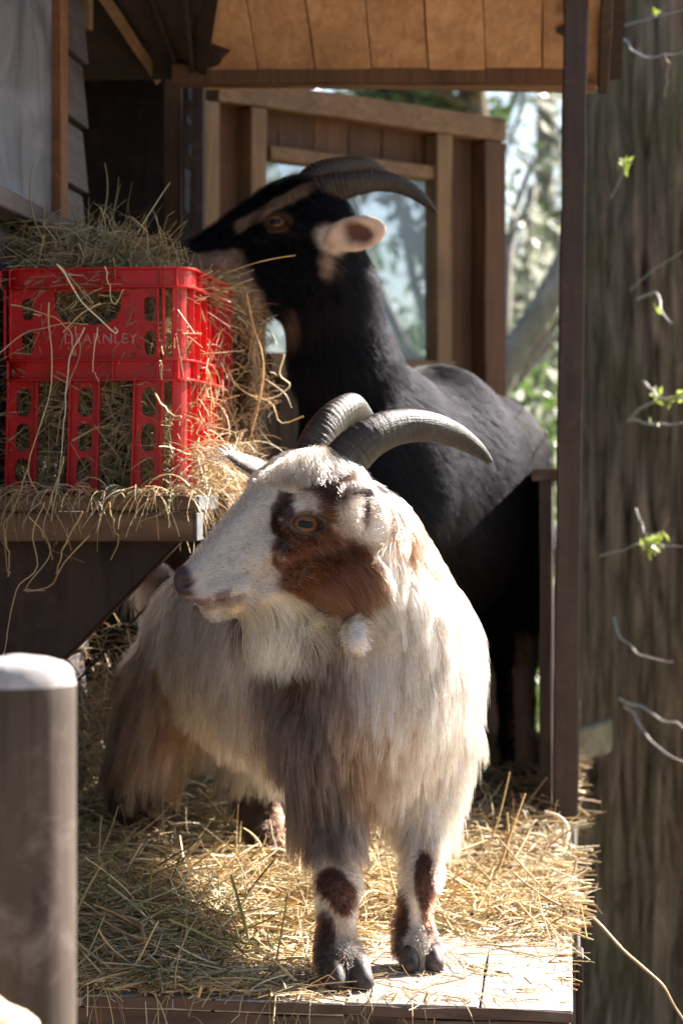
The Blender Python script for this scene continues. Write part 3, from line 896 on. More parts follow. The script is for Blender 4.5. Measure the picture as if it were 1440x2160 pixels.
    for pts, w, nl in shoots:
        pts = [(x_, y_, 4.86 - (4.9 - d_) * 1.9) for x_, y_, d_ in pts]
        pp = spline([P(*q) for q in pts], 26)
        pp = pp + (vnoise(np.arange(26)[:, None] * [0.3, 0, 0] + [pts[0][0], 0, 1])[:, None] - 0.5) * 0.008
        rad = w / F * 4.3 / 2 * np.linspace(1.15, 0.6, 26) * (1 + 0.35 * (vnoise(np.arange(26)[:, None] * [1.3, 0, 0] + pts[0][1]) - 0.5))
        g = GB(); g.add(*tube_geo(pp, rad, 7)); sh_ = g.build('shoot', M['twig']); adopt(sh_, root)
        if nl:
            tip = pp[-1] if nl in (6,) else pp[14]
            if w in (3,) : tip = P(1380, 1150, 4.2)
            if w == 2: tip = P(1378, 1146, 4.2)
            V, Q = leaves_geo(tip + rg.normal(0, 0.009, (nl * 2, 3)), 0.013, rg)
            lf = link('leaf', mesh_np('leaf', V, Q, smooth=False), M['bud']); lf.parent = sh_
            # shoot sits at minus the tree's origin, so its leaf needs no offset
big_trunk()
# ------------------------------------------------------------------ red crate
def red_plastic():
    m, nt, b = new_mat('red_plastic')
    tc = nt.nodes.new('ShaderNodeTexCoord')
    n = noise_tex(nt, tc.outputs['Object'], 24, 7, 0.7)
    cr_ = ramp(nt, n, [(0.3, (0.50, 0.008, 0.012)), (0.75, (0.66, 0.018, 0.02))])
    n3 = noise_tex(nt, tc.outputs['Object'], 55, 9, 0.78, 1.5)
    cr_ = mix(nt, mult(nt, ramp(nt, n3, [(0.52, (0,) * 3), (0.68, (1,) * 3)]), 0.5), cr_, (0.50, 0.13, 0.11))
    nt.links.new(cr_, b.inputs['Base Color'])
    b.inputs['Roughness'].default_value = 0.32; b.inputs['Specular IOR Level'].default_value = 0.5
    b.inputs['Subsurface Weight'].default_value = 0.0
    tr = nt.nodes.new('ShaderNodeBsdfTranslucent'); tr.inputs[0].default_value = (0.75, 0.012, 0.01, 1)
    ms = nt.nodes.new('ShaderNodeMixShader'); ms.inputs[0].default_value = 0.3
    nt.links.new(b.outputs[0], ms.inputs[1]); nt.links.new(tr.outputs[0], ms.inputs[2])
    nt.links.new(ms.outputs[0], nt.nodes['Material Output'].inputs[0])
    bump(nt, b, n, 0.12, 0.001)
    return m
M['red'] = red_plastic()
CD = 2.72
cr0 = P(404, 1043, CD); cr0[2] = zs + 0.001
yc = math.radians(7)
CU = np.array([math.cos(yc), -math.sin(yc), 0]); CW = np.array([math.sin(yc), math.cos(yc), 0])
px2m = CD / F
CWID = 425 * px2m; CLEN = 0.345
crate = empty('red_crate', tuple(cr0 - CU * CWID / 2 + CW * CLEN / 2))
tag(crate, 'sun struck red plastic bottle crate stuffed with hay on the wooden shelf', 'crate')
def cp(o): adopt(o, crate); return o
zc = lambda py: CZ + (HP - py) * px2m                 # height for a row on the crate's front
# path of the outer wall: rounded rectangle, origin at the front right corner (u: to the left negative)
def rrect(inset, r, n=7):
    x0, x1, y0, y1 = -CWID + inset, -inset, inset, CLEN - inset
    pts = []
    for cx, cy, a0 in ((x1 - r, y0 + r, -90), (x1 - r, y1 - r, 0), (x0 + r, y1 - r, 90), (x0 + r, y0 + r, 180)):
        for k in range(n + 1):
            a = math.radians(a0 + 90 * k / n); pts.append((cx + r * math.cos(a), cy + r * math.sin(a)))
    return np.array(pts)
def cpt(x, y, z): return cr0 * [1, 1, 0] + CU * x + CW * y + Z * z
def ring(mb_, inset, r, z0, z1, th):
    o_, i_ = rrect(inset, r), rrect(inset + th, max(r - th, 0.002)); n = len(o_)
    b = len(mb_.v)
    for arr, z in ((o_, z0), (i_, z0), (o_, z1), (i_, z1)): mb_.v += [tuple(cpt(x, y, z)) for x, y in arr]
    for k in range(n):
        j = (k + 1) % n
        mb_.f += [[b + k, b + j, b + 2 * n + j, b + 2 * n + k], [b + n + j, b + n + k, b + 3 * n + k, b + 3 * n + j],
                  [b + 2 * n + k, b + 2 * n + j, b + 3 * n + j, b + 3 * n + k], [b + j, b + k, b + n + k, b + n + j]]
def rib(mb_, x, y, nx, ny, z0, z1, dep, th=0.0022):   # thin vertical web standing out of a wall
    t = np.array([-ny, nx])
    a = cpt(x - t[0] * th / 2, y - t[1] * th / 2, z0)
    mb_.box(a, (CU * t[0] + CW * t[1]) * th, (CU * nx + CW * ny) * dep, Z * (z1 - z0))
zt, zr, zb1, zb0, zf = zc(562), zc(604), zc(757), zc(801), zs + 0.001
mb = MB()
# upper rim: skin plus flanges and webs
ring(mb, 0.006, 0.030, zr, zt, 0.0025)
ring(mb, 0.0, 0.034, zt - 0.0025, zt + 0.0005, 0.010)
ring(mb, 0.0, 0.034, zr - 0.0005, zr + 0.002, 0.010)
for px in (-10, 10, 133, 240, 338, 372): rib(mb, (px - 404) * px2m + 0.0, 0.0002, 0, 1, zr + 0.002, zt - 0.0025, 0.006)
for t in (0.07, 0.15, 0.23, 0.30): rib(mb, -0.0002, t, -1, 0, zr + 0.002, zt - 0.0025, 0.006)
cp(mb.build('rim', M['red'], bevel=0.0006))
mb = MB()
ring(mb, 0.009, 0.030, zb0, zb1, 0.0025)
ring(mb, 0.001, 0.034, zb1 - 0.002, zb1 + 0.0005, 0.0105)
ring(mb, 0.001, 0.034, zb0 - 0.0005, zb0 + 0.002, 0.0105)
for px in (-18, 5, 100, 233, 330, 374): rib(mb, (px - 404) * px2m, 0.0012, 0, 1, zb0 + 0.002, zb1 - 0.002, 0.008)
for t in (0.05, 0.11, 0.17, 0.23, 0.29): rib(mb, -0.0012, t, -1, 0, zb0 + 0.002, zb1 - 0.002, 0.008)
cp(mb.build('middle_band', M['red'], bevel=0.0006))
# plates with holes, built in 2D (x along wall, z up) then thickened
from mathutils import Matrix
def plate(name, outline, holes, place, th):
    """outline and holes in (s,z); place(s,z,d) to world"""
    cu = bpy.data.curves.new('tmp', 'CURVE'); cu.dimensions = '2D'; cu.fill_mode = 'BOTH'
    for pl in [outline] + holes:
        sp_ = cu.splines.new('POLY'); sp_.points.add(len(pl) - 1)
        for k, (x, y) in enumerate(pl): sp_.points[k].co = (x * 100, y * 100, 0, 1)
        sp_.use_cyclic_u = True
    ob = bpy.data.objects.new('tmp', cu); COL.objects.link(ob)
    dg = bpy.context.evaluated_depsgraph_get(); me0 = bpy.data.meshes.new_from_object(ob.evaluated_get(dg))
    bm = bmesh.new(); bm.from_mesh(me0)
    bmesh.ops.remove_doubles(bm, verts=bm.verts, dist=0.001)
    for v in bm.verts: v.co = Vector(place(v.co.x / 100, v.co.y / 100, 0.0))
    ge = bmesh.ops.extrude_face_region(bm, geom=bm.faces[:])
    d = Vector(np.asarray(place(0, 0, th)) - np.asarray(place(0, 0, 0)))
    for v in ge['geom']:
        if isinstance(v, bmesh.types.BMVert): v.co += d
    bmesh.ops.recalc_face_normals(bm, faces=bm.faces)
    me = bpy.data.meshes.new(name); bm.to_mesh(me); bm.free()
    bpy.data.objects.remove(ob); bpy.data.curves.remove(cu); bpy.data.meshes.remove(me0)
    return cp(link(name, me, M['red']))
def slot(cx, z0, z1, w, n=10):
    r = w / 2; pts = []
    for k in range(n + 1): a = math.pi * k / n; pts.append((cx + r * math.cos(a), z1 - r + r * math.sin(a)))
    for k in range(n + 1): a = math.pi + math.pi * k / n; pts.append((cx + r * math.cos(a), z0 + r + r * math.sin(a)))
    return pts
front = lambda s, z, d: cpt((s - 404) * px2m, 0.010 + d, z)
fz = zc
def hole_px(px, p0, p1, w=30): # in the front's own pixels
    return [( (x), z) for x, z in slot_px(px, p0, p1, w)]
def slot_px(px, p0, p1, w):
    z0, z1 = fz(p1), fz(p0); r = w / 2; rz = r * px2m; n = 9; pts = []
    for k in range(n + 1): a = math.pi * k / n; pts.append((px + r * math.cos(a), z1 - rz + rz * math.sin(a)))
    for k in range(n + 1): a = math.pi + math.pi * k / n; pts.append((px + r * math.cos(a), z0 + rz + rz * math.sin(a)))
    return pts
# upper front: handle panel (bowl shaped opening) and two holed strips
o_ = [(10, zr - 0.001), (10, zb1 + 0.001), (330, zb1 + 0.001), (330, zr - 0.001)]
hd = [(104, fz(612)), (250, fz(612)), (248, fz(650)), (238, fz(668)), (215, fz(682)), (140, fz(682)), (116, fz(668)), (106, fz(650))][::-1]
plate('front_panel', o_, [hd, hole_px(46, 624, 672, 24), hole_px(46, 692, 744, 26), hole_px(320 - 0, 624, 674, 0.01)][:3] + [hole_px(312, 622, 676, 26), hole_px(312, 696, 748, 24)], front, 0.0025)
mb = MB()
for px in (-2, 10, 330, 342): rib(mb, (px - 404) * px2m, 0.003, 0, 1, zb1 + 0.001, zr - 0.001, 0.009, 0.0028)
build_each(mb, 'front_rib', M['red'], cp, 0.0005)
# corner pillar and side strips, upper
def side_plate(y0, y1, za, zb_, holes=(), inset=0.012, name='side_slat'):
    pl = lambda s, z, d: cpt(-inset - d, s, z)
    hs = [slot((y0 + y1) / 2, h0, h1, (y1 - y0) * 0.45) for h0, h1 in holes]
    return plate(name, [(y0, za), (y1, za), (y1, zb_), (y0, zb_)], hs, pl, 0.0025)
mb = MB()
cq = rrect(0.011, 0.028)[:8][2:7]
for (x0, y0), (x1, y1) in zip(cq[:-1], cq[1:]):
    mb.prism([cpt(x0, y0, zf + 0.012), cpt(x1, y1, zf + 0.012), cpt(x1, y1, zr), cpt(x0, y0, zr)], -(CU * 0.0015 - CW * 0.002))
cp(mb.build('corner_strip', M['red']))
for (y0, y1) in ((0.085, 0.125), (0.155, 0.195), (0.225, 0.262), (0.29, 0.32)):
    side_plate(y0, y1, zb1 + 0.001, zr - 0.001)
    hh = zb0 - zf
    side_plate(y0 - 0.002, y1, zf + 0.004, zb0 - 0.001, [(zf + hh * (0.08 + 0.31 * k), zf + hh * (0.31 + 0.31 * k)) for k in range(3)], inset=0.016)
mb = MB()
for y in (0.04, 0.083, 0.127, 0.153, 0.197, 0.223, 0.264, 0.288, 0.322):
    rib(mb, -0.004, y, -1, 0, zb1, zr, 0.008); rib(mb, -0.008, y, -1, 0, zf + 0.004, zb0, 0.008)
build_each(mb, 'side_rib', M['red'], cp, 0.0004)
# lower front slats with three oval holes, the sides lean in a little
def low_slat(x0, x1, lean):
    zz0, zz1 = fz(1041), zb0 - 0.0005
    L = lambda x, z: x + lean * (zz1 - z) / (zz1 - zz0)
    ol = [(L(x0, zz1), zz1), (L(x0, zz0), zz0), (L(x1, zz0) , zz0), (L(x1, zz1), zz1)]
    hs = []
    for (p0, p1) in ((815, 878), (892, 952), (966, 1020)):
        hs.append([(L(x, z), z) for x, z in slot_px((x0 + x1) / 2, p0, p1, (x1 - x0) * 0.50)])
    pl = lambda s, z, d: cpt((s - 404) * px2m, 0.013 + d, z)
    o = plate('front_slat', ol, hs, pl, 0.0025)
    m2 = MB()
    for xx in (x0, x1):
        a0 = cpt((L(xx, zz0) - 404) * px2m - 0.0012, 0.0035, zz0); a1 = cpt((L(xx, zz1) - 404) * px2m - 0.0012, 0.0035, zz1)
        m2.box(a0, CU * 0.0024, CW * 0.0095, a1 - a0)
    m2.box(cpt((L(x0, zz0) - 404) * px2m, 0.004, zz0), CU * (x1 - x0) * px2m, CW * 0.009, Z * 0.0022)
    fl = m2.build('flange', M['red'], bevel=0.0004)
    fl.parent = o
    return o
low_slat(5, 68, -6); low_slat(140, 203, -6); low_slat(280, 340, -7)
mb = MB()
bp = rrect(0.014, 0.02)
mb.prism([cpt(x, y, zf) for x, y in bp], Z * 0.003)
# back and left sides simple slatted
for x in (-0.04, -0.12, -0.2):
    mb.box(cpt(x - 0.03, CLEN - 0.014, zf), CU * 0.035, CW * 0.0025, Z * (zt - zf - 0.004))
for y in (0.05, 0.14, 0.23, 0.31):
    mb.box(cpt(-CWID + 0.011, y - 0.02, zf), CU * 0.0025, CW * 0.035, Z * (zt - zf - 0.004))
cp(mb.build('base_and_back', M['red'], bevel=0.0004))
# moulded lettering on the handle panel
tx = bpy.data.curves.new('lettering', 'FONT'); tx.body = 'DEARNLEY'; tx.size = 23 * px2m * 1.35
tx.extrude = 0.0006; tx.space_character = 1.08
to = bpy.data.objects.new('lettering', tx); COL.objects.link(to)
dg = bpy.context.evaluated_depsgraph_get(); me = bpy.data.meshes.new_from_object(to.evaluated_get(dg)); bpy.data.objects.remove(to)
M['letter'] = plain('worn_lettering', (0.50, 0.08, 0.09), 0.6, 0.4, 90, (0.66, 0.30, 0.30))
me.materials.clear()
lt = link('lettering', me, M['letter'])
p_ = front(124, fz(722), -0.0008)
lt.matrix_world = Matrix(((CU[0], 0, -CW[0], p_[0]), (CU[1], 0, -CW[1], p_[1]), (0, 1, 0, p_[2]), (0, 0, 0, 1)))
lt.location = Vector(p_) - Vector(crate.location); lt.parent = crate
lt.rotation_euler = (math.radians(90), 0, -yc)

# ------------------------------------------------------------------ hay and straw
M['straw'] = attr_mat('straw', 0.48, 0.45, transl=0.28)
def strands(starts, dirs, lens, wid, cols, seg=7, curl=0.5, grav=0.0, kink=0.3, rg=rng, floor=None):
    """bent flat stalks (three-sided), vectorised"""
    n = len(starts); d = nrm(dirs); p = np.array(starts, float); step = (lens / seg)[:, None]
    side = nrm(np.cross(d, rg.normal(size=(n, 3))))
    bend = nrm(rg.normal(size=(n, 3))) * curl * rg.uniform(0, 1, (n, 1))
    P_ = [p.copy()]
    for k in range(seg):
        kk = (rg.uniform(0, 1, (n, 1)) < kink / seg * 1.5) * rg.normal(0, 0.9, (n, 3))
        d = nrm(d + bend / seg + kk + np.array([0, 0, -grav]) / seg)
        p = p + d * step
        if floor is not None:
            lo = p[:, 2] < floor
            p[lo, 2] = floor + rg.uniform(0, 0.002, lo.sum()); 
        P_.append(p.copy())
    P_ = np.stack(P_, 1)                                          # n, seg+1, 3
    T_ = nrm(np.gradient(P_, axis=1))
    s_ = nrm(side[:, None] - T_ * (side[:, None] * T_).sum(-1, keepdims=True))
    u_ = np.cross(T_, s_)
    taper = np.linspace(1, 0.55, seg + 1)[None, :, None]
    w = (wid[:, None, None] / 2) * taper
    fl = rg.uniform(0.12, 1.0, (n, 1, 1))
    V = np.stack([P_ + s_ * w, P_ - s_ * w * 0.6 + u_ * w * fl, P_ - s_ * w * 0.6 - u_ * w * fl], 2)   # n, seg+1, 3, 3
    V = V.reshape(-1, 3)
    b = (np.arange(n) * (seg + 1) * 3)[:, None, None]
    i = np.arange(seg)[None, :, None] * 3; k = np.arange(3)[None, None, :]; k2 = (k + 1) % 3
    Q = np.stack([b + i + k, b + i + k2, b + i + 3 + k2, b + i + 3 + k], -1).reshape(-1, 4)
    C = np.repeat(cols, (seg + 1) * 3, axis=0)
    return V, Q, C
HAYC = np.array([(0.72, 0.50, 0.27), (0.82, 0.64, 0.40), (0.64, 0.45, 0.24), (0.90, 0.78, 0.58), (0.54, 0.39, 0.22), (0.76, 0.61, 0.40), (0.46, 0.28, 0.15), (0.84, 0.60, 0.34)])
def hay_cols(n, rg, dim=1.0, green=0.0):
    c = np.array([0.94, 0.98, 0.91]) * HAYC[rg.integers(0, len(HAYC), n)] * rg.uniform(0.65, 1.2, (n, 1)) * dim
    g = (rg.uniform(0, 1, (n, 1)) < green); c = np.where(g, c * [0.62, 0.78, 0.6], c)
    return c
class Hay:
    def __init__(s): s.g = GB(); s.C = []
    def add(s, *a, clear=None, **k):
        V, Q, C = strands(*a, **k)
        if clear is not None:                       # leave room where the eating muzzle reaches in
            n_ = len(a[0]); bad = clear(V).reshape(n_, -1).any(1)
            per = len(V) // n_; pq = len(Q) // n_; kv = np.where(~bad)[0]
            V = V.reshape(n_, per, 3)[kv].reshape(-1, 3); C = C.reshape(n_, per, 3)[kv].reshape(-1, 3)
            Q = (Q.reshape(n_, pq, 4)[kv] - kv[:, None, None] * per + np.arange(len(kv))[:, None, None] * per).reshape(-1, 4)
        s.g.add(V, Q); s.C.append(C)
    def build(s, name, label, cat='hay'):
        o = s.g.build(name, M['straw']); set_col(o.data, np.vstack(s.C)); tag(o, label, cat, kind='stuff'); return o

rg = np.random.default_rng(5)
# --- bedding on the deck
def deck_pt(u, w, z=0.0): return FR - U * u + W * w + Z * z          # u leftwards from the right edge, w back from the front
def pile_h(u, w):
    h = 0.012 + 0.045 * sstep(0.18, 0.62, u) * sstep(0.02, 0.22, w) + 0.02 * sstep(0.5, 1.3, w) + 0.012 * sstep(0.33, 0.5, w)
    h = h * (0.6 + 0.8 * fbm(np.stack([u * 7, w * 7, u * 0], -1)))
    h = h * (0.35 + 0.65 * sstep(0.0, 0.38, u))
    bare = sstep(0.42, 0.18, u) * sstep(0.50, 0.27, w)               # swept front right corner
    return h * (1 - bare), bare
nu, nw = 150, 240
uu, ww = np.meshgrid(np.linspace(0.02, 1.28, nu), np.linspace(0.03, 2.33, nw), indexing='ij')
hh, bb = pile_h(uu, ww)
hh = hh * (0.75 + 0.5 * fbm(np.stack([uu * 40, ww * 40, uu * 0], -1))) - 0.006 * sstep(0.1, 0.0, uu) - 0.010 - 0.012 * bb
V = deck_pt(uu[..., None], ww[..., None]) + Z * hh[..., None]
i, k = np.meshgrid(np.arange(nu - 1), np.arange(nw - 1), indexing='ij')
Q = np.stack([i * nw + k, i * nw + k + 1, (i + 1) * nw + k + 1, (i + 1) * nw + k], -1).reshape(-1, 4)
m, nt, b = new_mat('trodden_bedding')
tc = nt.nodes.new('ShaderNodeTexCoord'); n = noise_tex(nt, tc.outputs['Object'], 120, 6, 0.7, 2.0)
nt.links.new(ramp(nt, n, [(0.3, (0.12, 0.08, 0.035)), (0.7, (0.42, 0.32, 0.15))]), b.inputs['Base Color']); bump(nt, b, n, 1.0, 0.006)
b.inputs['Roughness'].default_value = 0.9
bed = link('trodden_bedding', mesh_np('bedding', V.reshape(-1, 3), Q), m)
hay = Hay()
over = 0.012
def scatter(n, u0, u1, w0, w1, len0, len1, w_=(0.0012, 0.0030), up=0.16, dim=1.0, keep=None, green=0.03, curl=0.9):
    u = rg.uniform(u0, u1, n); w = rg.uniform(w0, w1, n); h, bare = pile_h(u, w)
    ok = rg.uniform(0, 1, n) > bare * 0.965
    ok &= rg.uniform(0, 1, n) < np.clip(0.3 + 1.2 * fbm(np.stack([u * 9, w * 9, u * 0 + 4], -1)), 0, 1)
    if keep is not None: ok &= keep(u, w)
    u, w, h = u[ok], w[ok], h[ok]; m_ = len(u)
    s = deck_pt(u[:, None], w[:, None]) + Z * (h * rg.uniform(0.3, 1.25, m_) + 0.0015)[:, None]
    a = rg.uniform(0, 2 * math.pi, m_)
    d = np.stack([np.cos(a), np.sin(a), rg.normal(0, up, m_) + 0.03], -1)
    L = rg.uniform(len0, len1, m_)
    hay.add(s - d * L[:, None] * 0.5 * [1, 1, 0.2], d, L, w_[0] + (w_[1] * 1.5 - w_[0]) * rg.uniform(0, 1, m_) ** 2.2, hay_cols(m_, rg, dim, green), curl=curl, grav=0.25, rg=rg, floor=PZ + 0.0012, seg=6, clear=lambda V: ((V - FR) @ U) > over)
scatter(16000, 0.0, 1.25, 0.0, 0.75, 0.025, 0.095, (0.0010, 0.0024))
scatter(2600, 0.0, 0.6, 0.22, 0.65, 0.04, 0.13, (0.0018, 0.0040), 0.22)
scatter(9000, 0.0, 1.25, 0.7, 2.3, 0.05, 0.13, (0.002, 0.004), dim=0.8)
scatter(1500, 0.35, 0.62, 0.02, 0.35, 0.05, 0.13, (0.0016, 0.0042), 0.28, green=0.3)
scatter(600, 0.0, 1.2, 0.1, 1.2, 0.06, 0.14, (0.0016, 0.003), 0.6)
# broken flat flakes and chaff
scatter(2200, 0.0, 0.9, 0.0, 0.8, 0.008, 0.03, (0.0022, 0.0045), 0.12)
scatter(9000, 0.0, 0.65, 0.0, 0.6, 0.006, 0.022, (0.0007, 0.0016), 0.05)
# loose bits on the bare corner
u = rg.uniform(0.0, 0.34, 260); w = rg.uniform(0.005, 0.38, 260)
a = rg.uniform(0, 6.28, 260)
hay.add(deck_pt(u[:, None], w[:, None], 0.0016), np.stack([np.cos(a), np.sin(a), 0 * a], -1), rg.uniform(0.01, 0.06, 260), rg.uniform(0.0008, 0.0022, 260), hay_cols(260, rg, 1.0), curl=1.0, rg=rg, floor=PZ + 0.0012)
# stalks hanging over the front and right edges
n = 70
u = rg.choice([0.18, 0.27, 0.33, 0.47, 0.5], n) + rg.normal(0, 0.03, n)
s = deck_pt(np.clip(u, 0.02, 0.53)[:, None], rg.uniform(-0.002, 0.02, n)[:, None], 0.008)
d = -W * rg.uniform(0.3, 1, (n, 1)) + U * rg.normal(0, 0.8, (n, 1)) - Z * rg.uniform(0.0, 0.5, (n, 1))
hay.add(s, d, rg.uniform(0.02, 0.075, n), rg.uniform(0.001, 0.0024, n), hay_cols(n, rg), curl=0.7, grav=2.2, rg=rg)
n = 16
s = deck_pt(rg.uniform(0, 0.03, (n, 1)), rg.uniform(0.33, 0.8, (n, 1)), 0.012)
hay.add(s, U * rg.uniform(0.2, 1, (n, 1)) + W * rg.normal(0, 0.6, (n, 1)) + Z * rg.uniform(-0.3, 0.7, (n, 1)), rg.uniform(0.02, 0.06, n), rg.uniform(0.0012, 0.0026, n), hay_cols(n, rg, 1.1), curl=0.8, grav=1.2, rg=rg)
# raised heap behind the white goat, left
n = 900
s = P(215, 1560, 3.15) + rg.normal(0, 1, (n, 3)) * [0.06, 0.08, 0.09]; s[:, 2] = np.maximum(s[:, 2], PZ + 0.01)
hay.add(s, rg.normal(0, 1, (n, 3)), rg.uniform(0.03, 0.09, n), rg.uniform(0.0012, 0.0028, n), hay_cols(n, rg), curl=0.9, grav=0.5, rg=rg)
bedding = hay.build('straw_bedding', 'loose golden straw strewn over the platform around the white goat\'s hooves', 'straw')
adopt(bed, bedding)
# the long stalk off the right edge
pts = [(1206, 1903, 2.86), (1232, 1922, 2.84), (1262, 1948, 2.83), (1300, 1990, 2.81), (1322, 2012, 2.80), (1366, 2050, 2.78), (1398, 2080, 2.77), (1420, 2120, 2.76), (1450, 2165, 2.75)]
pp = spline([P(*q) for q in pts], 40); g = GB(); g.add(*tube_geo(pp, np.linspace(0.0022, 0.0013, 40) * (1 + 0.25 * (vnoise(np.arange(40)[:, None] * [0.9, 0, 0]) - 0.5)), 6))
M['stalk'] = plain('dry_stalk', (0.42, 0.28, 0.11), 0.5, 0.4, 70, (0.62, 0.46, 0.22))
o = g.build('straw_stalk', M['stalk']); tag(o, 'single long bent straw stalk hanging off the platform\'s right edge before the trunk', 'stalk')
pts = [(1148, 1712, 3.15), (1178, 1722, 3.14), (1196, 1745, 3.13), (1190, 1782, 3.12)]
pp = spline([P(*q) for q in pts], 20); g = GB(); g.add(*tube_geo(pp, 0.0022, 6)); M['stalk_pale'] = plain('pale_stalk', (0.7, 0.65, 0.5), 0.5)
o = g.build('straw_stalk', M['stalk_pale']); tag(o, 'short pale straw stalk sticking up at the foot of the brown post', 'stalk')

# --- hay in and over the crate
hay = Hay()
def muzzle_room(V):
    px = 720 + V[:, 0] / V[:, 1] * F; py = HP - (V[:, 2] - CZ) / V[:, 1] * F
    return (px > 400) & (py < 566)
def inside(n, z0, z1):
    return cpt(0, 0, 0) + CU * rg.uniform(-CWID + 0.022, -0.022, (n, 1)) + CW * rg.uniform(0.022, CLEN - 0.022, (n, 1)) + Z * rg.uniform(z0, z1, (n, 1))
# dark core
ncore = 5200
# stalks close behind the front and right walls
n = 2300
s = cpt(0, 0, 0) + CU * rg.uniform(-CWID + 0.02, -0.03, (n, 1)) + CW * rg.uniform(0.020, 0.055, (n, 1)) + Z * rg.uniform(zf, zt - 0.01, (n, 1))
d = rg.normal(0, 1, (n, 3)) * [1, 0.25, 1]
hay.add(s - nrm(d) * 0.03, d, rg.uniform(0.03, 0.09, n), rg.uniform(0.0012, 0.0028, n), hay_cols(n, rg, 0.85, 0.2), curl=0.7, rg=rg)
n = 1900
s = cpt(0, 0, 0) + CU * rg.uniform(-0.055, -0.02, (n, 1)) + CW * rg.uniform(0.03, CLEN - 0.02, (n, 1)) + Z * rg.uniform(zf, zt - 0.01, (n, 1))
d = rg.normal(0, 1, (n, 3)) * [0.3, 1, 1]
hay.add(s - nrm(d) * 0.03, d, rg.uniform(0.03, 0.08, n), rg.uniform(0.0012, 0.0026, n), hay_cols(n, rg, 1.0), curl=0.8, rg=rg)
# heap on top
n = 4200
r_ = rg.uniform(0, 1, n) ** 0.5; a = rg.uniform(0, 6.28, n)
s = cpt(0, 0, 0) + CU * (-CWID * 0.5 - 0.015 + np.cos(a) * r_ * 0.125)[:, None] + CW * (CLEN * 0.5 + np.sin(a) * r_ * 0.16)[:, None]
top = zt - 0.004 + 0.05 * sstep(-0.02, -0.10, (s - cpt(0, 0, 0)) @ CU) * (1 - r_ ** 2) + 0.018 * (fbm(np.stack([s[:, 0] * 20, s[:, 1] * 20, s[:, 2] * 0], -1)) - 0.3)
s[:, 2] = top * 1 - rg.uniform(0, 0.03, n)
d = rg.normal(0, 1, (n, 3)) * [1, 1, 0.35]
hay.add(s - nrm(d) * 0.03, d, rg.uniform(0.04, 0.12, n), rg.uniform(0.0010, 0.0026, n), hay_cols(n, rg, 0.72, 0.2), curl=0.9, grav=0.3, rg=rg, clear=muzzle_room)
# wild stalks standing out of the heap
n = 120
s = cpt(0, 0, 0) + CU * rg.uniform(-CWID, -0.05, (n, 1)) + CW * rg.uniform(0.05, 0.3, (n, 1)) + Z * (zt + rg.uniform(0.01, 0.045, (n, 1)))
hay.add(s, rg.normal(0, 0.7, (n, 3)) + [0.1, 0, 0.55], rg.uniform(0.04, 0.11, n), rg.uniform(0.0012, 0.0028, n), hay_cols(n, rg, 0.8, 0.2), curl=1.2, kink=0.9, rg=rg, clear=muzzle_room)
# spilling over the far right rim: brown tangle, then hanging
def along(pts, n, sp, D):
    q = spline(np.array([P(x, y, D) for x, y in pts]), 60); return q[rg.integers(0, 60, n)] + rg.normal(0, 1, (n, 3)) * sp
s = along([(440, 590), (475, 600), (512, 645), (528, 700)], 520, [0.010, 0.03, 0.010], 3.06)
hay.add(s, rg.normal(0, 1, (520, 3)), rg.uniform(0.015, 0.04, 520), rg.uniform(0.0009, 0.0019, 520), hay_cols(520, rg, 0.8) * [0.95, 0.85, 0.8], curl=2.2, grav=0.5, kink=0.8, rg=rg, clear=muzzle_room)
s = along([(520, 680), (545, 760), (540, 850), (505, 950), (480, 1010)], 300, [0.012, 0.02, 0.012], 3.02)
hay.add(s, rg.normal(0, 1, (300, 3)), rg.uniform(0.02, 0.05, 300), rg.uniform(0.0009, 0.0020, 300), hay_cols(300, rg, 0.85) * [0.95, 0.88, 0.82], curl=2.2, grav=0.9, kink=0.9, rg=rg)
# long drooping stalks on that side
for pts in ([(520, 620), (535, 690), (552, 740), (556, 800), (540, 880), (520, 950)], [(600, 748), (590, 790), (612, 812), (585, 835), (560, 842)], [(488, 800), (520, 830), (572, 850), (592, 892), (640, 878)],
            [(555, 760), (548, 830), (530, 900), (545, 960)], [(500, 860), (480, 930), (520, 1000)], [(470, 840), (498, 900), (520, 985), (540, 1000)], [(560, 800), (600, 830), (615, 860)]):
    pp = spline([P(x, y, 2.98) for x, y in pts], 14)
    V, Q, T = tube_geo(pp, np.linspace(0.0010, 0.0006, 14), 4, cap=False); hay.g.add(V, Q); hay.C.append(np.tile(hay_cols(1, rg, 1.1), (len(V), 1)))
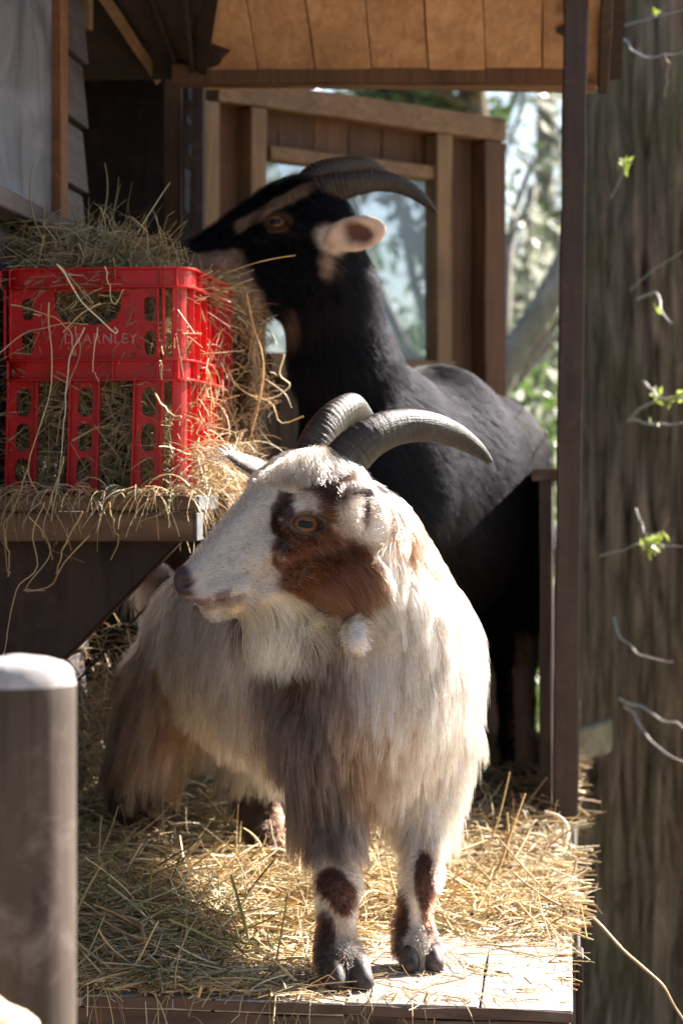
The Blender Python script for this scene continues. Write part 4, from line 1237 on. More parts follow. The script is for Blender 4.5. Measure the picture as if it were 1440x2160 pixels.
# stalks poking out of the front and hanging down, over the shelf edge
FD = 2.675
front_st = [[(180, 690), (150, 760), (140, 840), (128, 960), (108, 1100)], [(158, 690), (168, 740), (150, 800), (128, 870), (120, 940)],
    [(100, 640), (104, 720), (112, 780), (95, 860), (62, 980), (80, 1050)], [(20, 645), (80, 655), (140, 690), (155, 750), (162, 738)], [(0, 745), (50, 705), (120, 685), (190, 682)],
    [(125, 555), (175, 640), (245, 700), (240, 690)], [(128, 560), (190, 640), (175, 610)], [(205, 690), (200, 770), (210, 805)], [(222, 560), (240, 640), (260, 610)], [(215, 640), (175, 660), (135, 700)],
    [(150, 930), (200, 905), (240, 895)], [(140, 960), (110, 1050), (92, 1110), (105, 1160), (112, 1180)], [(62, 985), (30, 1075), (8, 1110), (18, 1215)],
    [(95, 1060), (70, 1120), (75, 1200), (35, 1240), (20, 1330), (5, 1385)], [(60, 1090), (95, 1130), (110, 1170), (55, 1240), (100, 1245)], [(150, 1050), (100, 1110), (108, 1155), (178, 1187)],
    [(232, 1060), (240, 1110), (250, 1140), (235, 1180)], [(345, 1060), (350, 1080), (295, 1100), (300, 1112)], [(190, 1130), (130, 1190), (110, 1235), (50, 1247)], [(175, 1075), (140, 1150), (120, 1210)],
    [(340, 760), (344, 800)], [(400, 720), (378, 762)], [(330, 830), (352, 870), (385, 880), (340, 890)], [(12, 1130), (18, 1200), (20, 1216)]]
for pts in front_st:
    D0 = FD - 0.0 if max(p[1] for p in pts) < 1060 else FD - 0.035
    pp = spline([P(x + rg.normal(0, 2), y, D0 + rg.normal(0, 0.004)) for x, y in pts], 22)
    pp = pp + (vnoise(np.arange(22)[:, None] * [0.6, 0, 0] + [pts[0][0], 2, 1])[:, None] - 0.5) * 0.003
    V, Q, T = tube_geo(pp, rg.uniform(0.0006, 0.0014) * np.linspace(1, 0.6, 22), 4, cap=False); hay.g.add(V, Q); hay.C.append(np.tile(hay_cols(1, rg, 1.0), (len(V), 1)))
n = 280
s = fc - US * rg.uniform(0.0, 0.42, (n, 1)) + Z * rg.uniform(0.0, 0.012, (n, 1)) + WS * rg.uniform(-0.01, 0.03, (n, 1))
hay.add(s, -WS * rg.uniform(0, 1, (n, 1)) + US * rg.normal(0, 1, (n, 1)) + Z * rg.normal(0.1, 0.3, (n, 1)), rg.uniform(0.03, 0.09, n), rg.uniform(0.0009, 0.0022, n), hay_cols(n, rg, 0.95, 0.15), curl=0.9, grav=2.0, rg=rg)
# hay lying on the shelf around the foot of the crate and at its sunlit right side
n = 800
s = cpt(0, 0, 0) + CU * rg.uniform(-0.03, 0.03, (n, 1)) + CW * rg.uniform(0.0, 0.34, (n, 1)) + Z * (zf + rg.uniform(0, 1, (n, 1)) ** 2 * 0.07)
hay.add(s, rg.normal(0, 1, (n, 3)) * [1, 1, 0.7], rg.uniform(0.03, 0.09, n), rg.uniform(0.0009, 0.0022, n), hay_cols(n, rg, 1.0), curl=1.0, grav=1.0, rg=rg)
n = 260
s = cpt(0, 0, 0) + CU * rg.uniform(-0.012, 0.006, (n, 1)) + CW * rg.uniform(0.05, 0.33, (n, 1)) + Z * (zf + rg.uniform(0, 0.20, (n, 1)))
hay.add(s, rg.normal(0, 1, (n, 3)) * [0.5, 1, 1], rg.uniform(0.02, 0.06, n), rg.uniform(0.0009, 0.0018, n), hay_cols(n, rg, 1.05), curl=1.2, grav=1.0, rg=rg)
# hay heap beside the crate on the left, behind
n = 1500
s = P(40, 545, 2.92) + rg.normal(0, 1, (n, 3)) * [0.07, 0.05, 0.018]
hay.add(s, rg.normal(0, 1, (n, 3)) * [1, 0.6, 0.3], rg.uniform(0.04, 0.11, n), rg.uniform(0.001, 0.0024, n), hay_cols(n, rg, 0.75, 0.2), curl=0.9, grav=0.4, rg=rg)
hayo = hay.build('hay', 'tangled dry hay bursting out of the red crate and drooping over the shelf')
# packed middle of the hay
mb = MB()
core = GB()
g_ = np.linspace(-1, 1, 14)
def lump(c, r, seed):
    n = 28; a = np.linspace(0, 2 * math.pi, n + 1)[:-1]; t = np.linspace(0.02, math.pi - 0.02, n)
    T_, A_ = np.meshgrid(t, a, indexing='ij')
    q = np.stack([np.sin(T_) * np.cos(A_), np.sin(T_) * np.sin(A_), np.cos(T_)], -1)
    q = np.sign(q) * np.abs(q) ** 0.6
    rr = 1 + 0.12 * (fbm(q * 3 + seed) - 0.5)
    V = c + (q * rr[..., None] * r) @ np.stack([CU, CW, Z])
    i, k = np.meshgrid(np.arange(n - 1), np.arange(n), indexing='ij'); k2 = (k + 1) % n
    core.add(V.reshape(-1, 3), np.stack([i * n + k, i * n + k2, (i + 1) * n + k2, (i + 1) * n + k], -1).reshape(-1, 4))
lump(cpt(-CWID / 2, CLEN / 2, (zf + zt) / 2), np.array([CWID / 2 - 0.04, CLEN / 2 - 0.04, (zt - zf) / 2 + 0.004]), 1)
lump(cpt(-CWID / 2, CLEN / 2, zt + 0.0), np.array([CWID / 2 - 0.045, CLEN / 2 - 0.03, 0.028]), 2)
m, nt, b = new_mat('packed_hay')
tc = nt.nodes.new('ShaderNodeTexCoord'); n = noise_tex(nt, tc.outputs['Object'], 90, 6, 0.7, 3.0)
nt.links.new(ramp(nt, n, [(0.35, (0.05, 0.035, 0.015)), (0.7, (0.26, 0.19, 0.08))]), b.inputs['Base Color']); bump(nt, b, n, 1.0, 0.008)
co = core.build('packed_hay', m); adopt(co, hayo)
# ------------------------------------------------------------------ goats: distance field, surface, coat
def seg_eval(X, Y, Zg, a, b, ra, rb, zs=1.0):
    a = np.asarray(a, float); b = np.asarray(b, float)
    ba = (b - a) / [1, 1, zs]; L2 = np.dot(ba, ba) + 1e-12
    px, py, pz = X - a[0], Y - a[1], (Zg - a[2]) / zs
    t = np.clip((px * ba[0] + py * ba[1] + pz * ba[2]) / L2, 0, 1)
    return np.sqrt((px - t * ba[0]) ** 2 + (py - t * ba[1]) ** 2 + (pz - t * ba[2]) ** 2) - (ra + (rb - ra) * t)
def ell_eval(X, Y, Zg, c, r, R):
    p = [X - c[0], Y - c[1], Zg - c[2]]
    q = [(p[0] * R[k][0] + p[1] * R[k][1] + p[2] * R[k][2]) / r[k] for k in range(3)]
    k0 = np.sqrt(q[0] ** 2 + q[1] ** 2 + q[2] ** 2) + 1e-9
    k1 = np.sqrt((q[0] / r[0]) ** 2 + (q[1] / r[1]) ** 2 + (q[2] / r[2]) ** 2) + 1e-9
    return k0 * (k0 - 1.0) / k1
I3 = np.eye(3)
class SDF:
    def __init__(s): s.p = []
    def cap(s, a, b, ra, rb, k=0.02, zs=1.0, op='+'): s.p.append(('c', np.asarray(a, float), np.asarray(b, float), ra, rb, zs, k, op))
    def chain(s, pts, k=0.02, zs=1.0):
        for (a, ra), (b, rb) in zip(pts[:-1], pts[1:]): s.cap(a, b, ra, rb, k, zs)
    def ell(s, c, r, R=I3, k=0.015, op='+'): s.p.append(('e', np.asarray(c, float), np.asarray(r, float), np.asarray(R, float), 0, 0, k, op))
    def bbox(s, q):
        if q[0] == 'c':
            r = np.array([1, 1, q[5]]) * max(q[3], q[4]); return np.minimum(q[1], q[2]) - r, np.maximum(q[1], q[2]) + r
        e = np.sqrt(((q[3] * q[2][:, None]) ** 2).sum(0)); return q[1] - e, q[1] + e
    def grid(s, h, fine=None, hf=None, pad=0.03):
        lo = np.min([s.bbox(q)[0] for q in s.p if q[-1] == '+'], axis=0) - pad
        hi = np.max([s.bbox(q)[1] for q in s.p if q[-1] == '+'], axis=0) + pad
        ax = []
        for k in range(3):
            c = [lo[k]]
            while c[-1] < hi[k]:
                st = h
                if fine is not None:
                    d = max(fine[0][k] - c[-1], c[-1] - fine[1][k], 0)
                    st = min(h, hf + d * 0.12)
                c.append(c[-1] + st)
            ax.append(np.array(c))
        s.ax = ax
        Fd = np.full([len(a) for a in ax], 0.2, np.float32)
        for q in s.p:
            b0, b1 = s.bbox(q); m = q[6] + 0.035
            sl = [slice(max(np.searchsorted(ax[k], b0[k] - m) - 1, 0), np.searchsorted(ax[k], b1[k] + m) + 1) for k in range(3)]
            X = ax[0][sl[0]][:, None, None].astype(np.float32); Y = ax[1][sl[1]][None, :, None].astype(np.float32); Zg = ax[2][sl[2]][None, None, :].astype(np.float32)
            d = seg_eval(X, Y, Zg, *q[1:6]) if q[0] == 'c' else ell_eval(X, Y, Zg, q[1], q[2], q[3])
            f = Fd[sl[0], sl[1], sl[2]]; k = max(q[6], 1e-5)
            if q[-1] == '+':
                hh_ = np.clip(0.5 + 0.5 * (f - d) / k, 0, 1); r = f * (1 - hh_) + d * hh_ - k * hh_ * (1 - hh_)
            else:
                d = -d; hh_ = np.clip(0.5 - 0.5 * (f - d) / k, 0, 1); r = f * (1 - hh_) + d * hh_ + k * hh_ * (1 - hh_)
            Fd[sl[0], sl[1], sl[2]] = r.astype(np.float32)
        s.F = Fd
    def surface(s):
        Fd, ax = s.F, s.ax
        neg = Fd < 0
        nx, ny, nz = Fd.shape
        cnt = sum(neg[i:nx - 1 + i, j:ny - 1 + j, k:nz - 1 + k].astype(np.uint8) for i in (0, 1) for j in (0, 1) for k in (0, 1))
        act = (cnt > 0) & (cnt < 8)
        ci = np.argwhere(act); vid = np.full(act.shape, -1, np.int64); vid[tuple(ci.T)] = np.arange(len(ci))
        acc = np.zeros((len(ci), 3)); num = np.zeros(len(ci))
        cor = [(i, j, k) for i in (0, 1) for j in (0, 1) for k in (0, 1)]
        for a in cor:
            for d_ in range(3):
                if a[d_]: continue
                b = list(a); b[d_] = 1
                fa = Fd[ci[:, 0] + a[0], ci[:, 1] + a[1], ci[:, 2] + a[2]]; fb = Fd[ci[:, 0] + b[0], ci[:, 1] + b[1], ci[:, 2] + b[2]]
                cr = (fa < 0) != (fb < 0); t = np.where(cr, fa / np.where(cr, fa - fb, 1), 0)
                p = np.tile(np.array(a, float), (len(ci), 1)); p[:, d_] += t
                acc += p * cr[:, None]; num += cr
        loc = ci + acc / num[:, None]
        V = np.stack([np.interp(loc[:, k], np.arange(len(ax[k])), ax[k]) for k in range(3)], -1)
        Q = []
        for d_ in range(3):
            e1, e2 = (d_ + 1) % 3, (d_ + 2) % 3
            sa = [slice(None)] * 3; sb = [slice(None)] * 3
            sa[d_] = slice(0, -1); sb[d_] = slice(1, None)
            ch = neg[tuple(sa)] != neg[tuple(sb)]
            id_ = np.argwhere(ch)
            ok = (id_[:, e1] > 0) & (id_[:, e2] > 0) & (id_[:, e1] < Fd.shape[e1] - 1) & (id_[:, e2] < Fd.shape[e2] - 1)
            id_ = id_[ok]
            def cell(o1, o2):
                c = id_.copy(); c[:, e1] -= o1; c[:, e2] -= o2; return vid[c[:, 0], c[:, 1], c[:, 2]]
            q = np.stack([cell(1, 1), cell(0, 1), cell(0, 0), cell(1, 0)], -1)
            inside = neg[id_[:, 0], id_[:, 1], id_[:, 2]]
            q[~inside] = q[~inside][:, ::-1]
            Q.append(q)
        return V, np.vstack(Q)
    def sample(s, p):
        f = []; ix = []
        for k in range(3):
            a = s.ax[k]; i = np.clip(np.searchsorted(a, p[..., k]) - 1, 0, len(a) - 2)
            ix.append(i); f.append(np.clip((p[..., k] - a[i]) / (a[i + 1] - a[i]), 0, 1))
        r = 0
        for dx in (0, 1):
            for dy in (0, 1):
                for dz in (0, 1):
                    w = (f[0] if dx else 1 - f[0]) * (f[1] if dy else 1 - f[1]) * (f[2] if dz else 1 - f[2])
                    r = r + w * s.F[ix[0] + dx, ix[1] + dy, ix[2] + dz]
        return r
    def grad(s, p, e=0.004):
        g = [s.sample(p + np.eye(3)[k] * e) - s.sample(p - np.eye(3)[k] * e) for k in range(3)]
        return nrm(np.stack(g, -1))

def grow(name, sdf, V, Q, n, len_f, comb_f, col_f, mat, parent, lift_f, grav=0.5, dens_f=None, rad=0.00011, K=8, seed=1, clump=0.5, n_clump=6000, clear=0.0015, wig=0.15, clump_f=None):
    """hairs rooted on the skin, combed, bent by gravity and kept outside the body"""
    rg = np.random.default_rng(seed)
    a, b_, c_, d_ = (V[Q[:, k]] for k in range(4))
    cen = (a + b_ + c_ + d_) / 4
    area = 0.5 * np.linalg.norm(np.cross(c_ - a, d_ - b_), axis=1)
    w = area * (dens_f(cen) if dens_f is not None else 1.0)
    fi = rg.choice(len(Q), n, p=w / w.sum())
    u, v = rg.uniform(0, 1, (2, n, 1))
    root = (a[fi] * (1 - u) + b_[fi] * u) * (1 - v) + (d_[fi] * (1 - u) + c_[fi] * u) * v
    nn = sdf.grad(root)
    L = len_f(root); L = L * (1 - np.clip((L - 0.02) / 0.04, 0, 1) * 0.42 * (1 - vnoise(root * 75))) * (1 - rg.uniform(0, 1, n) ** 1.6 * 0.5) * 1.08
    cd = comb_f(root, nn); lift = lift_f(root) * rg.uniform(0.6, 1.5, n)
    cd = nrm(cd + rg.normal(0, wig, (n, 3)))
    tan = nrm(cd - nn * (cd * nn).sum(-1, keepdims=True))
    d = nrm(tan + nn * lift[:, None])
    p = root - nn * 0.0008
    pts = [p.copy()]; st = (L / (K - 1))[:, None]
    gv = np.clip(L / 0.05, 0.05, 1.6)[:, None] * grav
    wob = nrm(rg.normal(size=(n, 3))) * wig
    rg_lay = rg.uniform(0, 1, n) * 3.5
    for k in range(K - 1):
        cdk = cd if k % 2 else comb_f(p, nn)
        d = nrm(d + (nrm(cdk) * 0.5 + np.array([0, 0, -1.0]) * gv * 1.3 + wob * 0.8) / (K - 1))
        q = p + d * st
        s_ = sdf.sample(q); g = sdf.grad(q)
        need = clear + 0.045 * L * min(k + 1, 5) / 5 * rg_lay
        push = np.clip(need - s_, 0, None)
        q = q + g * push[:, None]
        d = nrm(q - p); p = p + d * st
        pts.append(p.copy())
    S = np.stack(pts, 1)
    # locks
    ci = rg.choice(n, min(n_clump, n), replace=False)
    kd = kdtree.KDTree(len(ci))
    for j, i_ in enumerate(ci): kd.insert(root[i_], j)
    kd.balance()
    near = np.array([kd.find(Vector(r_))[1] for r_ in root])
    cs = S[ci[near]]
    t = np.linspace(0, 1, K)[None, :, None]
    ratio = np.clip(L / np.maximum(L[ci[near]], 1e-4), 0.4, 1.3)[:, None, None]
    lockpts = cs
    amt = (clump if clump_f is None else clump * clump_f(root)[:, None, None]) * np.clip(L / 0.03, 0.25, 1)[:, None, None] * rg.uniform(0.5, 1.0, (n, 1, 1))
    amt = amt * (np.abs(L - L[ci[near]]) < 0.5 * L)[:, None, None]
    S = S + (lockpts - S) * (amt * t ** 1.3)
    S = S + np.cumsum(rg.normal(0, 1, S.shape) * (L[:, None, None] * 0.006), axis=1) * (t > 0)
    C = col_f(root) * rg.uniform(0.62, 1.18, (n, 1)) * rg.uniform(0.66, 1.15, (len(ci), 1))[near]
    C = C * np.where(rg.uniform(0, 1, (n, 1)) < 0.22, np.array([0.55, 0.45, 0.36]), 1.0)
    C = np.clip(C, 0.001, 0.97)
    hc = bpy.data.hair_curves.new(name)
    hc.add_curves([K] * n)
    hc.attributes['position'].data.foreach_set('vector', S.astype(np.float32).ravel())
    if 'radius' not in hc.attributes: hc.attributes.new('radius', 'FLOAT', 'POINT')
    R = rad * (np.array([1.0, 1.0, 0.95, 0.9, 0.8, 0.65, 0.45, 0.15]) if K == 8 else np.linspace(1, 0.2, K))
    R = np.tile(R, (n, 1)) * (1.05 + 0.25 * np.clip(L / 0.06, 0, 1))[:, None]
    hc.attributes['radius'].data.foreach_set('value', R.astype(np.float32).ravel())
    at = hc.attributes.new('col', 'FLOAT_COLOR', 'POINT')
    cc = np.concatenate([np.repeat(C, K, axis=0), np.ones((n * K, 1))], 1)
    at.data.foreach_set('color', cc.astype(np.float32).ravel())
    return link(name, hc, mat, parent)

def horn(name, pts, mat, parent, ridges=26, ridge_amt=0.05, flat=0.78, depth=0.7, n=28, m=150):
    """pts rows: x, y, z, half width; cross-section narrower across than along the curl plane"""
    q = spline(pts, m); c = q[:, :3]; r = np.maximum(q[:, 3], 0.0012)
    t = nrm(np.gradient(c, axis=0))
    pln = nrm(np.cross(c[m // 2] - c[0], c[-1] - c[0])); N_ = nrm(np.cross(t, pln)); B_ = np.cross(t, N_)
    a = np.arange(n) / n * 2 * math.pi
    s = np.linspace(0, 1, m)
    ph = s ** 0.85 * ridges + 1.3 * vnoise(np.stack([s * 17, s * 0, s * 0], -1))
    rd = 1 + ridge_amt * ((1 - s) ** 0.6)[:, None] * (np.abs(((ph[:, None] + 0.08 * np.sin(a * 2)[None]) % 1) - 0.5) * 2 - 0.5) * (0.45 + 0.55 * np.clip(np.cos(a), 0, 1)[None])
    rd = rd * (1 + 0.03 * (fbm(np.stack([np.cos(a)[None] * 2 + 0 * s[:, None], np.sin(a)[None] * 2 + 0 * s[:, None], s[:, None] * 30 + 0 * a[None]], -1)) - 0.5))
    co, si = np.cos(a), np.sin(a)
    # blunt keel along the outer curve
    V = c[:, None] + (r[:, None] * rd)[..., None] * (np.sign(co) * np.abs(co) ** 0.92)[None, :, None] * N_[:, None] + (r[:, None] * rd * flat)[..., None] * si[None, :, None] * B_[:, None]
    V = np.vstack([V.reshape(-1, 3), c[-1] + t[-1] * r[-1] * 0.8])
    i, k = np.meshgrid(np.arange(m - 1), np.arange(n), indexing='ij'); k2 = (k + 1) % n
    Q = np.stack([i * n + k, i * n + k2, (i + 1) * n + k2, (i + 1) * n + k], -1).reshape(-1, 4)
    T = [[(m - 1) * n + k, (m - 1) * n + (k + 1) % n, len(V) - 1] for k in range(n)]
    me = mesh_np(name, V, Q, T)
    sv = np.concatenate([np.repeat(s, n), [1]])
    C = np.array([0.038, 0.032, 0.027]) * (1 - sv[:, None]) + np.array([0.016, 0.017, 0.019]) * sv[:, None] ** 1.5
    set_col(me, C)
    ha = me.attributes.new('grow', 'FLOAT_VECTOR', 'POINT')
    hv = np.concatenate([np.stack([np.repeat(s, n), np.tile(np.cos(a), m), np.tile(np.sin(a), m)], -1), [[1, 0, 0]]])
    ha.data.foreach_set('vector', hv.astype(np.float32).ravel())
    return link(name, me, mat, parent)
def horn_mat():
    m, nt, b = new_mat('horn')
    a = nt.nodes.new('ShaderNodeAttribute'); a.attribute_name = 'col'
    tc = nt.nodes.new('ShaderNodeTexCoord')
    gv = nt.nodes.new('ShaderNodeAttribute'); gv.attribute_name = 'grow'
    m1_ = nt.nodes.new('ShaderNodeMapping'); nt.links.new(gv.outputs['Vector'], m1_.inputs[0]); m1_.inputs['Scale'].default_value = (95, 1.6, 1.6)
    m2_ = nt.nodes.new('ShaderNodeMapping'); nt.links.new(gv.outputs['Vector'], m2_.inputs[0]); m2_.inputs['Scale'].default_value = (5, 13, 13)
    nr = noise_tex(nt, m1_.outputs[0], 1.0, 5, 0.65, 0.6); nl = noise_tex(nt, m2_.outputs[0], 1.0, 6, 0.7, 0.4)
    n = noise_tex(nt, tc.outputs['Object'], 260, 7, 0.75, 1.5); n2 = noise_tex(nt, tc.outputs['Object'], 38, 6, 0.7, 1.0)
    c = mix(nt, 0.75, a.outputs[0], ramp(nt, n, [(0.3, (0.45, 0.43, 0.42)), (0.7, (1.7, 1.6, 1.45))]), 'MULTIPLY')
    c = mix(nt, 0.7, c, ramp(nt, n2, [(0.35, (0.55, 0.55, 0.56)), (0.65, (1.3, 1.25, 1.15))]), 'MULTIPLY')
    c = mix(nt, 0.8, c, ramp(nt, nr, [(0.32, (0.35, 0.34, 0.34)), (0.68, (1.7, 1.65, 1.6))]), 'MULTIPLY')
    c = mix(nt, 0.8, c, ramp(nt, nl, [(0.32, (0.4, 0.38, 0.37)), (0.68, (1.6, 1.5, 1.4))]), 'MULTIPLY')
    nt.links.new(c, b.inputs['Base Color']); b.inputs['Roughness'].default_value = 0.42
    b.inputs['Specular IOR Level'].default_value = 0.32
    bump(nt, b, mix(nt, 0.5, nr, nl), 0.9, 0.0022)
    return m
M['horn'] = horn_mat()
M['skin'] = attr_mat('goat_skin', 0.55, 0.35, bs=0.25, bscale=500)
M['fur'] = hair_mat('goat_hair', 0.32, 0.55)
M['furblack'] = hair_mat('black_goat_hair', 0.34, 0.5, 0.0, 1.12)
_nt = M['furblack'].node_tree; _h = [x for x in _nt.nodes if x.type == 'BSDF_HAIR_PRINCIPLED'][0]; _p = _nt.nodes.new('ShaderNodeBsdfPrincipled')
_p.inputs['Roughness'].default_value = 0.5; _p.inputs['Specular IOR Level'].default_value = 0.20
_a = [x for x in _nt.nodes if x.type == 'ATTRIBUTE'][0]; _nt.links.new(_a.outputs[0], _p.inputs['Base Color'])
_m = _nt.nodes.new('ShaderNodeMixShader'); _m.inputs[0].default_value = 0.82; _nt.links.new(_h.outputs[0], _m.inputs[1]); _nt.links.new(_p.outputs[0], _m.inputs[2])
_nt.links.new(_m.outputs[0], _nt.nodes['Material Output'].inputs[0])
M['skinblack'] = attr_mat('black_goat_skin', 0.8, 0.1)
M['hoof'] = plain('hoof', (0.028, 0.021, 0.019), 0.6, 0.35, 90, (0.11, 0.085, 0.075), 0.4)

def eye_mat():
    m, nt, b = new_mat('goat_eye')
    tc = nt.nodes.new('ShaderNodeTexCoord'); sx = nt.nodes.new('ShaderNodeSeparateXYZ'); nt.links.new(tc.outputs['Object'], sx.inputs[0])
    def math_(op, a, c=None):
        n = nt.nodes.new('ShaderNodeMath'); n.operation = op
        for s_, v in ((n.inputs[0], a), (n.inputs[1], c)):
            if v is None: continue
            if hasattr(v, 'is_output'): nt.links.new(v, s_)
            else: s_.default_value = v
        return n.outputs[0]
    X = sx.outputs[0]; Y = sx.outputs[1]                       # in units of the eyeball's radius
    r = math_('POWER', math_('ADD', math_('POWER', X, 2.0), math_('POWER', Y, 2.0)), 0.5)
    n = noise_tex(nt, tc.outputs['Object'], 9, 5, 0.6)
    iris = ramp(nt, n, [(0.3, (0.085, 0.036, 0.015)), (0.7, (0.20, 0.09, 0.036))])
    col = mix(nt, ramp(nt, r, [(0.76, (0,) * 3), (0.86, (1,) * 3)]), iris, (0.02, 0.012, 0.01))
    # wide bar pupil
    pu_ = math_('ADD', math_('POWER', math_('ABSOLUTE', math_('DIVIDE', X, 0.46)), 4.0), math_('POWER', math_('ABSOLUTE', math_('DIVIDE', Y, 0.22)), 3.0))
    col = mix(nt, ramp(nt, pu_, [(0.85, (1,) * 3), (1.0, (0,) * 3)]), col, (0.006, 0.008, 0.014))
    nt.links.new(col, b.inputs['Base Color']); b.inputs['Roughness'].default_value = 0.04; b.inputs['Specular IOR Level'].default_value = 0.15
    return m
M['eye'] = eye_mat()
def eye(parent, c, r, xdir, zdir):
    """eyeball with local z looking out and x along the pupil; mesh in unit radius"""
    bm = bmesh.new(); bmesh.ops.create_uvsphere(bm, u_segments=40, v_segments=24, radius=1.0)
    for v in bm.verts:                                         # slight cornea
        if v.co.z > 0.72: v.co *= 1 + 0.05 * ((v.co.z - 0.72) / 0.28)
    me = bpy.data.meshes.new('eye'); bm.to_mesh(me); bm.free(); me.shade_smooth()
    o = link('eye', me, M['eye'])
    z = nrm(zdir); x = nrm(np.asarray(xdir) - z * np.dot(xdir, z)); y = np.cross(z, x)
    mt = Matrix(((x[0], y[0], z[0], 0), (x[1], y[1], z[1], 0), (x[2], y[2], z[2], 0), (0, 0, 0, 1)))
    o.rotation_euler = mt.to_euler(); o.scale = (r, r, r)
    o.location = Vector(c) - Vector(parent.location); o.parent = parent
    return o
def hoof(parent, c, yaw, s=1.0, z0=PZ, mat=None):
    """cloven hoof: two claws, toes towards yaw (angle from -Y)"""
    f = np.array([math.sin(yaw), -math.cos(yaw), 0]); l = np.array([math.cos(yaw), math.sin(yaw), 0])
    c = np.array([c[0], c[1], z0])
    S = SDF()
    for sg in (-1, 1):
        S.ell(c + l * sg * 0.0125 * s + f * 0.008 * s + Z * 0.009, (0.021 * s, 0.0112 * s, 0.019 * s), [f, l, Z], k=0.003)
        S.cap(c + l * sg * 0.011 * s - f * 0.002 + Z * 0.020 * s, c + l * sg * 0.014 * s + f * 0.022 * s + Z * 0.008, 0.012 * s, 0.0095 * s, k=0.004)
    S.cap(c + l * 0 - f * 0.012 * s + Z * 0.018 * s, c - f * 0.012 * s + Z * 0.012, 0.012 * s, 0.010 * s, k=0.005)
    S.cap(c - Z * 0.05 - l * 0.2, c - Z * 0.05 + l * 0.2, 0.0505, 0.0505, k=0.001, op='-')
    S.grid(0.0028, pad=0.008)
    # flat sole
    S.F = np.maximum(S.F, (z0 + 0.001 - S.ax[2])[None, None, :].astype(np.float32))
    V, Q = S.surface()
    h = link('hoof', mesh_np('hoof', V, Q), mat or M['hoof']); adopt(h, parent); return h

# ================================================================== white goat
WG = empty('goat', tuple(P(640, 1500, 2.6) * [1, 1, 0] + [0, 0, PZ]))
tag(WG, 'long haired white and brown goat with curved grey horns standing on straw in front', 'goat', 'goats')
yh, ph = math.radians(26), math.radians(15)
def frame(yaw, pitch, roll=0.0):
    """forward, left-of-goat, up for a head looking towards -x, turned by yaw to the viewer"""
    Fh = np.array([-math.cos(yaw), -math.sin(yaw), 0])
    Fd = np.array([Fh[0] * math.cos(pitch), Fh[1] * math.cos(pitch), -math.sin(pitch)])
    Ld = np.array([math.sin(yaw), -math.cos(yaw), 0])
    Ud = np.cross(Ld, Fd); Ud = Ud if Ud[2] > 0 else -Ud
    if roll:
        Ld, Ud = Ld * math.cos(roll) + Ud * math.sin(roll), Ud * math.cos(roll) - Ld * math.sin(roll)
    return Fd, Ld, Ud
hF, hL, hU = frame(yh, ph)
sW = 1.0
EYE = np.array([0.0, 0.050, 0.013])
hO = P(655, 1103, 2.325) - (hF * EYE[0] + hL * EYE[1] + hU * EYE[2])
def H(f, l, u, o=None, fr=None):
    o = hO if o is None else o; a, b, c = fr or (hF, hL, hU)
    return o + a * f + b * l + c * u
def head_sdf(S, Hf, R, s=1.0, tilt=0.0):
    ef = R[0] * math.cos(tilt) + R[2] * math.sin(tilt); eu = R[2] * math.cos(tilt) - R[0] * math.sin(tilt)
    e = lambda f, l, u: Hf(f * s, l * s, u * s)
    S.ell(e(-0.030, 0, 0.022), np.array((0.064, 0.054, 0.060)) * s, R, k=0.02)                 # cranium
    S.cap(e(-0.015, 0, 0.000), e(0.115, 0, -0.024), 0.046 * s, 0.0195 * s, k=0.015)             # muzzle core
    S.cap(e(0.012, 0, 0.044), e(0.120, 0, -0.009), 0.025 * s, 0.0125 * s, k=0.014)             # nasal bridge
    S.ell(e(0.133, 0, -0.016), np.array((0.0145, 0.0180, 0.0165)) * s, R, k=0.010)                # nose pad
    S.cap(e(0.125, 0.012, -0.034), e(0.085, 0.021, -0.036), 0.0105 * s, 0.0135 * s, k=0.007)     # upper lip
    S.cap(e(0.125, -0.012, -0.034), e(0.085, -0.021, -0.036), 0.0105 * s, 0.0135 * s, k=0.007)
    S.cap(e(-0.050, 0.022, -0.050), e(0.060, 0.010, -0.050), 0.036 * s, 0.016 * s, k=0.014)    # jaw
    S.cap(e(-0.050, -0.022, -0.050), e(0.060, -0.010, -0.050), 0.036 * s, 0.016 * s, k=0.014)
    S.cap(e(0.050, 0, -0.051), e(0.112, 0, -0.052), 0.016 * s, 0.0110 * s, k=0.008)            # chin
    for sg in (-1, 1):
        S.ell(e(0.002, sg * 0.037, 0.016), np.array((0.029, 0.017, 0.022)) * s, R, k=0.010)    # brow and orbit
        S.cap(e(-0.03, sg * 0.046, 0.000), e(0.035, sg * 0.034, -0.012), 0.010 * s, 0.008 * s, k=0.012)   # cheekbone
        S.ell(e(0.004, sg * 0.058, 0.013), np.array((0.0190, 0.020, 0.0088)) * s, [ef, R[1], eu], k=0.002, op='-')  # eye opening
        S.ell(e(0.143, sg * 0.0125, -0.015), np.array((0.010, 0.006, 0.0042)) * s, R, k=0.003, op='-')      # nostril
        S.cap(e(0.140, sg * 0.0145, -0.016), e(0.126, sg * 0.0195, -0.009), 0.0038 * s, 0.0025 * s, k=0.003, op='-')
        S.cap(e(0.142, sg * 0.002, -0.0425), e(0.082, sg * 0.036, -0.0440), 0.0014 * s, 0.0018 * s, k=0.003, op='-')   # mouth line
    S.cap(e(0.144, 0, -0.024), e(0.144, 0, -0.038), 0.0018 * s, 0.0018 * s, k=0.003, op='-')
SW = SDF()
